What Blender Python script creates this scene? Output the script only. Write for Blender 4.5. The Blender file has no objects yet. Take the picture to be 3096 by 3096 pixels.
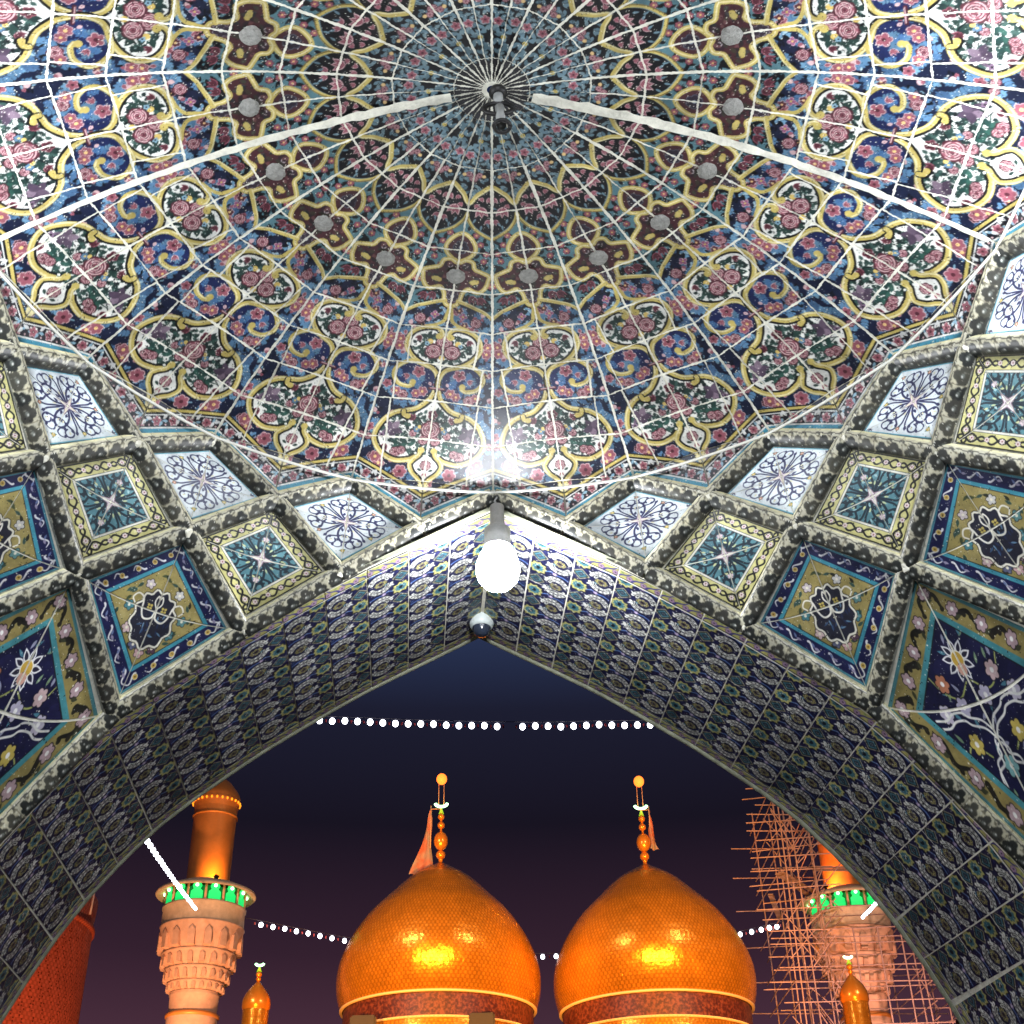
import bpy, math, random
import numpy as np
from mathutils import Matrix, Vector

rng = random.Random(7)
nrg = np.random.default_rng(7)
sc = bpy.context.scene
COL = sc.collection

# ------------------------------------------------------------------ camera
PITCH, ROLL = 0.58737, -0.0209
cp, sp_, cr, sr = math.cos(PITCH), math.sin(PITCH), math.cos(ROLL), math.sin(ROLL)
fwd = Vector((0, cp, sp_)); up0 = Vector((0, -sp_, cp)); rt0 = Vector((1, 0, 0))
rt = rt0 * cr + up0 * sr
upv = up0 * cr - rt0 * sr
cam_data = bpy.data.cameras.new('camera')
cam_data.sensor_width = 36.0
cam_data.lens = 44.72
cam_data.clip_start = 0.05
cam_data.clip_end = 3000
cam = bpy.data.objects.new('camera', cam_data)
COL.objects.link(cam)
m = Matrix((rt, upv, -fwd)).transposed().to_4x4()
m.translation = (0, 0, 1.6)
cam.matrix_world = m
sc.camera = cam

# ------------------------------------------------------------------ night sky
world = bpy.data.worlds.new('World')
sc.world = world
world.use_nodes = True
wn, wl = world.node_tree.nodes, world.node_tree.links
wn.clear()
wout = wn.new('ShaderNodeOutputWorld')
wbg = wn.new('ShaderNodeBackground')
wtc = wn.new('ShaderNodeTexCoord')
wsep = wn.new('ShaderNodeSeparateXYZ')
wramp = wn.new('ShaderNodeValToRGB')
wl.new(wtc.outputs['Generated'], wsep.inputs[0])
wl.new(wsep.outputs['Z'], wramp.inputs[0])
els = wramp.color_ramp.elements
els[0].position = 0.0; els[0].color = (0.10, 0.040, 0.050, 1)
els[1].position = 1.0; els[1].color = (0.010, 0.016, 0.045, 1)
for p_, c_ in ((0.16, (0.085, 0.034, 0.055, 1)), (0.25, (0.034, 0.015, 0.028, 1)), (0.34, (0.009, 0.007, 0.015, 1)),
               (0.42, (0.012, 0.013, 0.030, 1)), (0.485, (0.024, 0.038, 0.095, 1))):  # upper blue stop carries the bulb's glare as sky colour
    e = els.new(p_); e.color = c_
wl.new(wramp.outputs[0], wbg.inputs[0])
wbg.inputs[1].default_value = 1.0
wl.new(wbg.outputs[0], wout.inputs[0])

sc.view_settings.view_transform = 'Standard'
sc.view_settings.look = 'None'
sc.view_settings.exposure = 0.0
sc.view_settings.gamma = 1.0
sc.render.engine = 'CYCLES'
sc.cycles.use_denoising = True
sc.cycles.use_adaptive_sampling = True
sc.cycles.adaptive_threshold = 0.03
sc.cycles.max_bounces = 4
sc.cycles.sample_clamp_indirect = 4.0
sc.cycles.caustics_reflective = False
sc.cycles.caustics_refractive = False

# ------------------------------------------------------------------ helpers
def lin(c):
    c = np.asarray(c, float) / 255.0
    return np.where(c <= 0.04045, c / 12.92, ((c + 0.055) / 1.055) ** 2.4)

def L4(c):
    v = lin(c); return (float(v[0]), float(v[1]), float(v[2]), 1.0)

MATS = {}
def mat(name, color=(200, 200, 200), rough=0.5, metal=0.0, emit=None, estr=0.0, attr=False, grime=0.0, gscale=9.0,
        bump=0.0, bscale=60.0, coat=0.0, mix=None, vary=0.0):
    mt = bpy.data.materials.new(name); mt.use_nodes = True
    nt = mt.node_tree; N, K = nt.nodes, nt.links
    b = N['Principled BSDF']
    b.inputs['Roughness'].default_value = rough
    b.inputs['Metallic'].default_value = metal
    b.inputs['Coat Weight'].default_value = coat
    b.inputs['Coat Roughness'].default_value = 0.08
    if attr:
        a = N.new('ShaderNodeAttribute'); a.attribute_name = 'paint'; src = a.outputs['Color']
    else:
        rgb = N.new('ShaderNodeRGB'); rgb.outputs[0].default_value = L4(color); src = rgb.outputs[0]
    geo = N.new('ShaderNodeNewGeometry')
    if mix:
        nz = N.new('ShaderNodeTexNoise'); nz.inputs['Scale'].default_value = mix[1]; nz.inputs['Detail'].default_value = 8
        K.new(geo.outputs['Position'], nz.inputs['Vector'])
        rp = N.new('ShaderNodeValToRGB'); rp.color_ramp.elements[0].position = 0.42; rp.color_ramp.elements[1].position = 0.62
        K.new(nz.outputs['Fac'], rp.inputs[0])
        mx = N.new('ShaderNodeMix'); mx.data_type = 'RGBA'
        K.new(rp.outputs[0], mx.inputs[0]); K.new(src, mx.inputs[6]); mx.inputs[7].default_value = L4(mix[0]); src = mx.outputs[2]
    if grime > 0:
        nz = N.new('ShaderNodeTexNoise'); nz.inputs['Scale'].default_value = gscale; nz.inputs['Detail'].default_value = 6
        nz.inputs['Roughness'].default_value = 0.7
        K.new(geo.outputs['Position'], nz.inputs['Vector'])
        mr = N.new('ShaderNodeMapRange'); mr.inputs[1].default_value = 0.3; mr.inputs[2].default_value = 0.7
        mr.inputs[3].default_value = 1.0 - grime; mr.inputs[4].default_value = 1.0 + grime * 0.45
        K.new(nz.outputs['Fac'], mr.inputs[0])
        vm = N.new('ShaderNodeVectorMath'); vm.operation = 'SCALE'
        K.new(src, vm.inputs[0]); K.new(mr.outputs[0], vm.inputs['Scale']); src = vm.outputs[0]
    if vary > 0:
        oi = N.new('ShaderNodeObjectInfo')
        mr = N.new('ShaderNodeMapRange'); mr.inputs[3].default_value = 1 - vary; mr.inputs[4].default_value = 1 + vary
        K.new(oi.outputs['Random'], mr.inputs[0])
        vm = N.new('ShaderNodeVectorMath'); vm.operation = 'SCALE'
        K.new(src, vm.inputs[0]); K.new(mr.outputs[0], vm.inputs['Scale']); src = vm.outputs[0]
    K.new(src, b.inputs['Base Color'])
    if bump > 0:
        nz = N.new('ShaderNodeTexNoise'); nz.inputs['Scale'].default_value = bscale; nz.inputs['Detail'].default_value = 4
        K.new(geo.outputs['Position'], nz.inputs['Vector'])
        bp = N.new('ShaderNodeBump'); bp.inputs['Strength'].default_value = bump; bp.inputs['Distance'].default_value = 0.01
        K.new(nz.outputs['Fac'], bp.inputs['Height']); K.new(bp.outputs[0], b.inputs['Normal'])
        if coat: K.new(bp.outputs[0], b.inputs['Coat Normal'])
    if emit is not None:
        b.inputs['Emission Color'].default_value = L4(emit)
        b.inputs['Emission Strength'].default_value = estr
        if estr < 100: mt.cycles.emission_sampling = 'NONE'
    MATS[name] = mt
    return mt

TILE = mat('glazed_tile', attr=True, rough=0.36, grime=0.45, gscale=8.0, bump=0.16, bscale=14.0, vary=0.16)
PLASTER = mat('cream_mortar', (232, 228, 212), rough=0.9, grime=0.35, gscale=11.0, bump=0.5, bscale=70.0)

def link(name, data, parent=None, material=None):
    o = bpy.data.objects.new(name, data)
    COL.objects.link(o)
    if parent is not None: o.parent = parent
    if material is not None and data is not None and hasattr(data, 'materials') and len(data.materials) == 0:
        data.materials.append(material)
    return o

def tag(o, label, cat, group=None):
    o['label'] = label; o['category'] = cat
    if group: o['group'] = group
    return o

def empty(name, loc=(0, 0, 0), rz=0.0):
    o = bpy.data.objects.new(name, None); COL.objects.link(o)
    o.location = loc; o.rotation_euler = (0, 0, rz); o.empty_display_size = 0.2
    return o

def mesh_np(name, V, F, C=None, smooth=False, material=None):
    """V (n,3), F list of (k,4)/(k,3) arrays, C (n,3) linear paint."""
    me = bpy.data.meshes.new(name)
    V = np.ascontiguousarray(V, dtype=np.float32)
    Fs = F if isinstance(F, list) else [F]
    Fs = [np.asarray(f, dtype=np.int32) for f in Fs if len(f)]
    me.vertices.add(len(V)); me.vertices.foreach_set('co', V.ravel())
    idx = np.concatenate([f.ravel() for f in Fs])
    cnt = np.concatenate([np.full(len(f), f.shape[1], np.int32) for f in Fs])
    me.loops.add(len(idx)); me.loops.foreach_set('vertex_index', idx)
    me.polygons.add(len(cnt))
    st = np.zeros(len(cnt), np.int32); st[1:] = np.cumsum(cnt)[:-1]
    me.polygons.foreach_set('loop_start', st)
    me.polygons.foreach_set('loop_total', cnt)
    me.polygons.foreach_set('use_smooth', np.full(len(cnt), smooth))
    if C is not None:
        at = me.attributes.new('paint', 'FLOAT_COLOR', 'POINT')
        c4 = np.ones((len(V), 4), np.float32); c4[:, :3] = C
        at.data.foreach_set('color', c4.ravel())
    me.update(calc_edges=True)
    if material is not None: me.materials.append(material)
    return me

def lathe(prof, n=48, a0=0.0, a1=2 * math.pi):
    prof = np.asarray(prof, float); k = len(prof)
    full = abs(a1 - a0 - 2 * math.pi) < 1e-6
    A = np.linspace(a0, a1, n + (0 if full else 1), endpoint=not full)
    m_ = len(A)
    V = np.zeros((m_, k, 3))
    V[:, :, 0] = np.cos(A)[:, None] * prof[:, 0]; V[:, :, 1] = np.sin(A)[:, None] * prof[:, 0]; V[:, :, 2] = prof[:, 1]
    i = np.arange(m_ if full else m_ - 1)[:, None]; j = np.arange(k - 1)[None]
    i2 = (i + 1) % m_
    F = np.stack(np.broadcast_arrays(i * k + j, i2 * k + j, i2 * k + j + 1, i * k + j + 1), -1).reshape(-1, 4)
    return V.reshape(-1, 3), F

def tube(pts, r, n=8, closed=False):
    pts = [Vector(p) for p in pts]; V = []; F = []
    for i, p in enumerate(pts):
        a = pts[max(i - 1, 0)]; b = pts[min(i + 1, len(pts) - 1)]
        d = (b - a).normalized()
        u = d.orthogonal().normalized() if i == 0 else (u - d * u.dot(d)).normalized()
        w = d.cross(u)
        for q in range(n):
            an = 2 * math.pi * q / n
            V.append(p + (u * math.cos(an) + w * math.sin(an)) * r)
    for i in range(len(pts) - 1):
        for q in range(n):
            F.append((i * n + q, i * n + (q + 1) % n, (i + 1) * n + (q + 1) % n, (i + 1) * n + q))
    c0, c1 = list(range(n))[::-1], [(len(pts) - 1) * n + q for q in range(n)]
    return V, F, [c0, c1]

def tube_mesh(name, pts, r, n=8, material=None, smooth=True):
    V, F, caps = tube(pts, r, n)
    me = bpy.data.meshes.new(name)
    me.from_pydata([tuple(v) for v in V], [], [tuple(f) for f in F] + [tuple(c) for c in caps])
    me.polygons.foreach_set('use_smooth', [smooth] * len(me.polygons))
    if material is not None: me.materials.append(material)
    return me

def box_mesh(name, x0, x1, y0, y1, z0, z1, material=None, bev=0.0):
    V = [(x, y, z) for x in (x0, x1) for y in (y0, y1) for z in (z0, z1)]
    F = [(0, 1, 3, 2), (4, 6, 7, 5), (0, 4, 5, 1), (2, 3, 7, 6), (0, 2, 6, 4), (1, 5, 7, 3)]
    me = bpy.data.meshes.new(name); me.from_pydata(V, [], F)
    if bev > 0:
        import bmesh
        bm = bmesh.new(); bm.from_mesh(me)
        bmesh.ops.bevel(bm, geom=bm.edges[:], offset=bev, segments=2, affect='EDGES')
        bm.to_mesh(me); bm.free()
    if material is not None: me.materials.append(material)
    return me

def lathe_obj(name, prof, parent, material, n=48, smooth=True):
    V, F = lathe(prof, n)
    return link(name, mesh_np(name, V, F, smooth=smooth, material=material), parent)

# ------------------------------------------------------------------ ornament painter (vector shapes -> vertex colours)
def spline(pts, n=8, closed=False):
    P = np.asarray(pts, float)
    if closed: Q = np.concatenate([P[-1:], P, P[:2]])
    else: Q = np.concatenate([2 * P[:1] - P[1:2], P, 2 * P[-1:] - P[-2:-1]])
    out = []
    t = np.linspace(0, 1, n, endpoint=False)[:, None]
    for i in range(1, len(Q) - 2):
        p0, p1, p2, p3 = Q[i - 1], Q[i], Q[i + 1], Q[i + 2]
        out.append(0.5 * (2 * p1 + (p2 - p0) * t + (2 * p0 - 5 * p1 + 4 * p2 - p3) * t ** 2 + (3 * p1 - p0 - 3 * p2 + p3) * t ** 3))
    out = np.concatenate(out)
    return out if closed else np.concatenate([out, Q[-2:-1]])

class Canvas:
    def __init__(s, x0, x1, y0, y1, px, bg):
        s.x0, s.y0, s.px = x0, y0, px
        s.w, s.h = int((x1 - x0) / px) + 2, int((y1 - y0) / px) + 2
        s.I = np.empty((s.h, s.w, 3)); s.I[:] = bg
        s.x1, s.y1 = x1, y1
    def win(s, xa, xb, ya, yb):
        i0 = max(0, int((xa - s.x0) / s.px) - 2); i1 = min(s.w, int((xb - s.x0) / s.px) + 4)
        j0 = max(0, int((ya - s.y0) / s.px) - 2); j1 = min(s.h, int((yb - s.y0) / s.px) + 4)
        if i1 <= i0 or j1 <= j0: return None
        X = s.x0 + np.arange(i0, i1) * s.px; Y = s.y0 + np.arange(j0, j1) * s.px
        return (slice(j0, j1), slice(i0, i1)), X[None, :], Y[:, None]
    def put(s, sl, d, col, op=1.0):
        a = np.clip(0.5 - d / (s.px * 1.2), 0, 1)[..., None] * op
        s.I[sl] = s.I[sl] * (1 - a) + np.asarray(col, float) * a
    def stroke(s, pts, w, col, w2=None, op=1.0):
        P = np.asarray(pts, float); mw = max(w, w2 or 0)
        W = s.win(P[:, 0].min() - mw, P[:, 0].max() + mw, P[:, 1].min() - mw, P[:, 1].max() + mw)
        if W is None: return
        sl, X, Y = W
        D = np.full((Y.shape[0], X.shape[1]), 1e9); n = len(P) - 1
        for i in range(n):
            a, b = P[i], P[i + 1]; e = b - a; l2 = e @ e + 1e-18
            t = np.clip(((X - a[0]) * e[0] + (Y - a[1]) * e[1]) / l2, 0, 1)
            d = np.hypot(X - a[0] - t * e[0], Y - a[1] - t * e[1])
            if w2 is None: d = d - w / 2
            else: d = d - (w + (w2 - w) * (i + t) / n) / 2
            np.minimum(D, d, out=D)
        s.put(sl, D, col, op)
    def poly(s, pts, col, op=1.0):
        P = np.asarray(pts, float)
        W = s.win(P[:, 0].min(), P[:, 0].max(), P[:, 1].min(), P[:, 1].max())
        if W is None: return
        sl, X, Y = W
        D = np.full((Y.shape[0], X.shape[1]), 1e9); ins = np.zeros(D.shape, bool); n = len(P)
        for i in range(n):
            a, b = P[i], P[(i + 1) % n]; e = b - a
            t = np.clip(((X - a[0]) * e[0] + (Y - a[1]) * e[1]) / (e @ e + 1e-18), 0, 1)
            np.minimum(D, np.hypot(X - a[0] - t * e[0], Y - a[1] - t * e[1]), out=D)
            if abs(e[1]) > 1e-15:
                c = ((Y >= min(a[1], b[1])) & (Y < max(a[1], b[1]))) & (X < a[0] + (Y - a[1]) * e[0] / e[1])
                ins ^= c
        s.put(sl, np.where(ins, -D, D), col, op)
    def ell(s, x, y, rx, ry, ang, col, op=1.0):
        R = max(rx, ry); W = s.win(x - R, x + R, y - R, y + R)
        if W is None: return
        sl, X, Y = W; c, n = math.cos(ang), math.sin(ang)
        u = ((X - x) * c + (Y - y) * n) / rx; v = (-(X - x) * n + (Y - y) * c) / ry
        s.put(sl, (np.sqrt(u * u + v * v) - 1) * min(rx, ry), col, op)
    def disc(s, x, y, r, col, op=1.0): s.ell(x, y, r, r, 0, col, op)
    def leaf(s, x, y, l, ang, w, col):
        t = np.linspace(0, 1, 9); h = w * np.sin(np.pi * t ** 0.8)
        c, n = math.cos(ang), math.sin(ang)
        a = np.concatenate([np.stack([t * l, h], 1), np.stack([t[::-1] * l, -h[::-1]], 1)])
        s.poly(np.stack([x + a[:, 0] * c - a[:, 1] * n, y + a[:, 0] * n + a[:, 1] * c], 1), col)
    def flower(s, x, y, r, col, core, edge=None, n=5, a0=0.0):
        if edge is not None:
            for i in range(n):
                a = a0 + 2 * math.pi * i / n; s.ell(x + .58 * r * math.cos(a), y + .58 * r * math.sin(a), .55 * r, .47 * r, a, edge)
        for i in range(n):
            a = a0 + 2 * math.pi * i / n; s.ell(x + .58 * r * math.cos(a), y + .58 * r * math.sin(a), .43 * r, .36 * r, a, col)
        s.disc(x, y, .28 * r, core)
    def rose(s, x, y, r, dark, midc, light, a0=0.0):
        for i in range(7):
            a = a0 + 2 * math.pi * i / 7; s.disc(x + .62 * r * math.cos(a), y + .62 * r * math.sin(a), .42 * r, dark)
        s.disc(x, y, .8 * r, midc)
        for k, rr in enumerate((.78, .56, .36)):
            for j in range(3):
                b = a0 + k * 1.1 + j * 2.1
                t = np.linspace(b, b + 1.5, 7)
                s.stroke(np.stack([x + rr * r * np.cos(t), y + rr * r * .9 * np.sin(t)], 1), .13 * r, light)
                s.stroke(np.stack([x + (rr - .1) * r * np.cos(t), y + (rr - .1) * r * .9 * np.sin(t)], 1), .09 * r, dark)
        s.disc(x, y, .13 * r, dark)
    def tulip(s, x, y, r, ang, col, light):
        for d in (-.5, 0, .5): s.leaf(x - .6 * r * math.cos(ang), y - .6 * r * math.sin(ang), 1.7 * r, ang + d, .36 * r, light)
        for d in (-.5, 0, .5): s.leaf(x - .5 * r * math.cos(ang), y - .5 * r * math.sin(ang), 1.4 * r, ang + d, .25 * r, col)
    def sprig(s, x, y, ang, l, col, n=3):
        c, d = math.cos(ang), math.sin(ang)
        s.stroke([(x, y), (x + l * c, y + l * d)], l * .12, col)
        for i in range(n):
            t = (i + .4) / n
            for sg in (-1, 1): s.leaf(x + t * l * c, y + t * l * d, l * .48, ang + sg * .95, l * .15, col)
        s.leaf(x + l * .9 * c, y + l * .9 * d, l * .45, ang, l * .15, col)
    def sample(s, U):
        fx = np.clip((U[..., 0] - s.x0) / s.px, 0, s.w - 1.001); fy = np.clip((U[..., 1] - s.y0) / s.px, 0, s.h - 1.001)
        i = fx.astype(int); j = fy.astype(int); a = (fx - i)[..., None]; b = (fy - j)[..., None]
        I = s.I
        return lin((I[j, i] * (1 - a) + I[j, i + 1] * a) * (1 - b) + (I[j + 1, i] * (1 - a) + I[j + 1, i + 1] * a) * b)

def age(c, sat, chips, seed, black=True):
    """fade the pigments a little and fleck the glaze with small chips"""
    g = c.I.mean(-1, keepdims=True); c.I[:] = c.I * sat + g * (1 - sat)
    r_ = np.random.default_rng(seed)
    n = int(chips * c.w * c.h)
    for k, (col, sz) in enumerate((((226, 224, 212), 2), ((226, 224, 212), 1), ((12, 12, 14), 2), ((12, 12, 14), 3), ((226, 222, 206), 3))):
        if k in (2, 3) and not black: continue
        for y, x in zip(r_.integers(0, c.h - 5, n), r_.integers(0, c.w - 5, n)):
            w_, h_ = r_.integers(1, sz + 1), r_.integers(1, sz + 1); c.I[y:y + h_, x:x + w_] = col
    return c

NAVY, INK, BLUE, SKYB = (20, 27, 54), (9, 10, 16), (78, 118, 148), (122, 162, 182)
YEL, PYEL, OCH = (196, 172, 82), (218, 204, 146), (178, 150, 66)
PINK, LPINK, DPINK = (150, 74, 88), (206, 162, 162), (84, 32, 44)
MAR, TEALG, WHT, GRN = (70, 32, 38), (74, 116, 126), (222, 220, 210), (32, 58, 52)
TURQ, GREYB, MAUVE = (58, 148, 176), (96, 128, 142), (122, 92, 118)
T10 = math.tan(math.radians(10))
R0, CREASE, TIPR = 0.6332, 0.6235, 0.6812

def paint_gore():
    c = Canvas(-0.122, 0.122, 0.0, 0.69, 0.00042, NAVY)
    q = random.Random(3)
    sym = (-1, 1)
    # ground zones
    c.poly([(-.03, 0), (.03, 0), (.04, .2), (-.04, .2)], INK)
    c.poly([(-.02, 0), (.02, 0), (.012, .0455), (-.012, .0455)], (34, 33, 38))
    teal = [(-.05, .225), (0, .196), (.05, .225), (.07, .352), (.061, .352), (.037, .340), (.012, .334), (-.012, .334), (-.037, .340), (-.061, .352), (-.07, .352)]
    # blue leaf ground on navy
    for i in range(300):
        r = q.uniform(.335, .665); t = q.uniform(-1, 1) * r * .178
        c.sprig(t, r, q.uniform(0, 6.3), q.uniform(.011, .017), q.choice([(78, 122, 160), (58, 94, 134), (96, 144, 176), (70, 112, 146)]))
    for i in range(70):
        r = q.uniform(.340, .66); t = q.uniform(-1, 1) * r * .172
        k = q.random()
        if k < .65: c.leaf(t, r, .009, q.uniform(0, 6.3), .0034, LPINK); c.leaf(t + .0006, r + .0004, .0066, q.uniform(0, 6.3), .0024, PINK)
        elif k < .8: c.flower(t, r, .0065, PINK, DPINK, LPINK, 5, q.random())
        else: c.flower(t, r, .0055, DPINK, (226, 178, 110), LPINK, 6)
    for i in range(260):
        r = q.uniform(.335, .665); t = q.uniform(-1, 1) * r * .176
        c.leaf(t, r, q.uniform(.005, .010), q.uniform(0, 6.3), .0014, q.choice([INK, INK, (150, 178, 190), (110, 146, 164)]))
    # inner leaf ring
    for i in range(130):
        r = q.uniform(.05, .185); t = q.uniform(-1, 1) * r * .17
        c.leaf(t, r, .0095, q.uniform(0, 6.3), .0023, q.choice([GREYB, (78, 108, 120), (110, 138, 146)]))
    for t, r in ((-.010, .100), (.010, .098)): c.flower(t, r, .0055, PINK, DPINK, LPINK, 5, .4)
    c.disc(0, .077, .003, YEL)
    for t, r, s_ in ((0, .134, .0068), (-.007, .129, .0046), (.007, .129, .0046)):
        c.rose(t, r, s_, DPINK, PINK, LPINK)
    for sg in sym: c.disc(sg * .013, .130, .0026, (222, 180, 110))
    c.poly(teal, TEALG)
    for i in range(190):
        r = q.uniform(.215, .345); t = q.uniform(-1, 1) * r * .175
        c.leaf(t, r, q.uniform(.008, .013), q.uniform(0, 6.3), .0024, INK)
    for sg in sym:
        for t, r in ((.026, .236), (.034, .262), (.036, .25), (.018, .222), (.05, .30)):
            c.flower(sg * t, r, .0046, PINK, (226, 180, 96), DPINK, 6, .3)
        for t, r in ((.04, .324), (.028, .323)): c.tulip(sg * t, r, .008, 1.57 - sg * .5, DPINK, PINK)
    # tulip cells on the gore seams
    for sg in sym:
        cell = [(0, .186)] + [(sg * a, b) for a, b in ((.004, .172), (.015, .153), (.0255, .145), (.05, .15), (.06, .19), (.05, .222), (.0395, .224), (.026, .219), (.014, .211), (.003, .198))]
        c.poly(cell, INK)
        e = spline([(sg * a, b) for a, b in ((.0262, .143), (.021, .147), (.0145, .154), (.009, .160), (.004, .170), (.0005, .173))], 6)
        c.stroke(e, .0062, YEL); c.stroke(e + (0, .0034), .0018, PYEL)
        e = spline([(0, .189), (sg * .003, .199), (sg * .013, .212), (sg * .026, .220), (sg * .041, .226)], 6)
        c.stroke(e + (0, -.0026), .003, GREYB); c.stroke(e, .0048, YEL); c.stroke(e + (0, .002), .0016, (120, 96, 40))
        for t, r, s_, a in ((.018, .183, .0105, 1.35), (.026, .164, .006, 1.2), (.016, .165, .0045, 1.9), (.0105, .176, .0045, 1.0), (.030, .198, .006, 1.57)):
            c.tulip(sg * t, r, s_, 1.57 - sg * (1.57 - a), PINK, LPINK)
        for t, r, a in ((.028, .20, 1.0), (.013, .196, 2.0), (.032, .175, .6), (.022, .205, 1.6)): c.leaf(sg * t, r, .009, a, .0016, GREYB)
    # lozenge and maroon medallion
    loz = spline([(0, .221), (.012, .228), (.0205, .243), (.016, .256), (0, .266), (-.016, .256), (-.0205, .243), (-.012, .228)], 6, True)
    c.poly(loz, MAR); c.flower(0, .244, .010, (40, 30, 44), (150, 160, 170), (70, 80, 96), 6)
    c.stroke(np.concatenate([loz, loz[:1]]), .0062, YEL); c.stroke(np.concatenate([loz, loz[:1]]), .0016, PYEL)
    half = [(.003, .268), (.010, .2635), (.020, .266), (.024, .276), (.033, .2795), (.045, .284), (.0455, .292), (.0435, .303), (.037, .312), (.029, .312), (.020, .309), (.013, .317), (.011, .328), (.006, .337)]
    med = spline(half + [(-a, b) for a, b in half[::-1]], 5, True)
    c.poly(med, MAR)
    for sg in sym:
        c.ell(sg * .026, .297, .0075, .0048, sg * -.3, (196, 170, 70)); c.ell(sg * .026, .297, .0045, .0022, sg * -.3, (222, 200, 110))
        c.disc(sg * .013, .274, .006, (48, 26, 36)); c.stroke([(sg * .010 + .003 * math.cos(a), .274 + .003 * math.sin(a)) for a in np.linspace(0, 5, 8)], .0012, (190, 180, 180))
        c.leaf(sg * .017, .286, .010, .4 if sg > 0 else 2.7, .003, (60, 52, 40)); c.leaf(sg * .035, .288, .008, 1.0 if sg > 0 else 2.1, .0026, (60, 62, 50))
    for i in range(60):
        a = q.uniform(0, 6.3); u = math.sqrt(q.random()); c.leaf(.034 * u * math.cos(a), .293 + .024 * u * math.sin(a), .008, q.uniform(0, 6.3), .0022, q.choice([(40, 30, 32), (52, 50, 42), (104, 60, 62), (60, 58, 60), (30, 36, 40)]))
    for sg in sym: c.ell(sg * .026, .297, .0062, .0038, sg * -.3, (190, 168, 84))
    c.flower(0, .3225, .009, (52, 40, 52), (206, 206, 206), (120, 110, 120), 6)
    c.stroke(np.concatenate([med, med[:1]]), .0064, YEL); c.stroke(np.concatenate([med, med[:1]]), .0018, PYEL)
    for sg in sym:
        e = spline([(sg * a, b) for a, b in ((.009, .330), (.020, .333), (.037, .339), (.050, .344), (.066, .355))], 6)
        c.stroke(e, .0062, YEL, .0048); c.stroke(e + (0, -.0022), .0015, PYEL)
        e = spline([(sg * a, b) for a, b in ((.0, .338), (.003, .352), (.006, .363), (.016, .370), (.030, .3735))], 6)
        c.stroke(e, .0062, YEL, .004)
        c.rose(sg * .040, .362, .0085, DPINK, PINK, LPINK); c.flower(sg * .020, .354, .0055, (146, 70, 110), YEL, LPINK, 4)
    c.disc(0, .346, .0042, YEL)
    # rose cartouche
    q1 = [(.000, .388), (.004, .383), (.013, .376), (.034, .378), (.049, .389), (.053, .406), (.045, .422), (.030, .434), (.012, .4425), (.002, .452)]
    full = spline(q1 + [(-a, b) for a, b in q1[::-1]], 6, True)
    neck = [(-.014, .440), (.014, .440), (.006, .452), (.003, .462), (.004, .478), (.012, .496), (.03, .512), (-.03, .512), (-.012, .496), (-.004, .478), (-.003, .462), (-.006, .452)]
    c.poly(full, WHT); c.poly(neck, WHT)
    q2 = [(.0, .470), (.009, .494), (.025, .507), (.041, .512), (.058, .517), (.073, .530), (.083, .550), (.081, .566), (.069, .582), (.049, .592), (.028, .590), (.018, .586), (.010, .578), (.0, .574)]
    big = spline(q2 + [(-a, b) for a, b in q2[::-1]], 6, True)
    c.poly(big, WHT)
    lobe = spline([(0, .578), (.012, .584), (.020, .592), (.022, .600), (.016, .611), (0, .626), (-.016, .611), (-.022, .600), (-.020, .592), (-.012, .584)], 6, True)
    c.poly(lobe, WHT)
    # flowers inside cartouches
    def foliage(n, bx, by, rx, ry, seed, stem=(26, 40, 38)):
        p = random.Random(seed)
        for i in range(n):
            a = p.uniform(0, 6.3); u = math.sqrt(p.random())
            x, y = bx + rx * u * math.cos(a), by + ry * u * math.sin(a)
            k = p.random()
            if k < .55: c.leaf(x, y, p.uniform(.006, .011), p.uniform(0, 6.3), .0026, p.choice([GRN, (28, 48, 46), (52, 84, 76)]))
            elif k < .8: c.stroke([(x, y), (x + p.uniform(-.004, .004), y + p.uniform(-.004, .004))], .0013, INK)
            else: c.disc(x, y, .0013, INK)
    foliage(190, 0, .408, .042, .024, 5)
    for sg in sym:
        for t, r, a in ((.020, .402, .2), (.024, .412, .6), (.022, .394, -.4), (.012, .426, 1.2)):
            c.leaf(sg * t, r, .014, a if sg > 0 else math.pi - a, .004, GRN)
        c.tulip(sg * .036, .394, .006, 1.0 if sg > 0 else 2.1, DPINK, PINK)
        c.disc(sg * .020, .399, .0042, (214, 178, 80)); c.flower(sg * .024, .4025, .004, SKYB, NAVY, None, 5)
    for t, r, s_ in ((0, .3985, .0125), (-.0135, .4145, .0125), (.0135, .4135, .0125)):
        c.rose(t, r, s_, DPINK, PINK, LPINK, r * 50)
    c.disc(.0, .424, .004, (214, 178, 80))
    foliage(480, 0, .548, .073, .036, 9)
    for sg in sym:
        e = spline([(sg * .004, .556), (sg * .022, .562), (sg * .044, .566), (sg * .062, .562)], 6); c.stroke(e, .0018, GRN)
        for a, b in ((.02, .561), (.032, .564), (.044, .566)):
            c.leaf(sg * a, b, .014, (.5 if sg > 0 else 2.6), .0032, (40, 84, 72)); c.leaf(sg * a, b, .014, (-.6 if sg > 0 else 3.7), .0032, (30, 64, 58))
        e = spline([(sg * .004, .546), (sg * .016, .528), (sg * .030, .52), (sg * .044, .521)], 6); c.stroke(e, .0016, INK)
        c.tulip(sg * .030, .524, .0075, -1.2 if sg > 0 else -1.9, DPINK, PINK)
        c.flower(sg * .022, .531, .007, GRN, GRN, None, 4)
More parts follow.
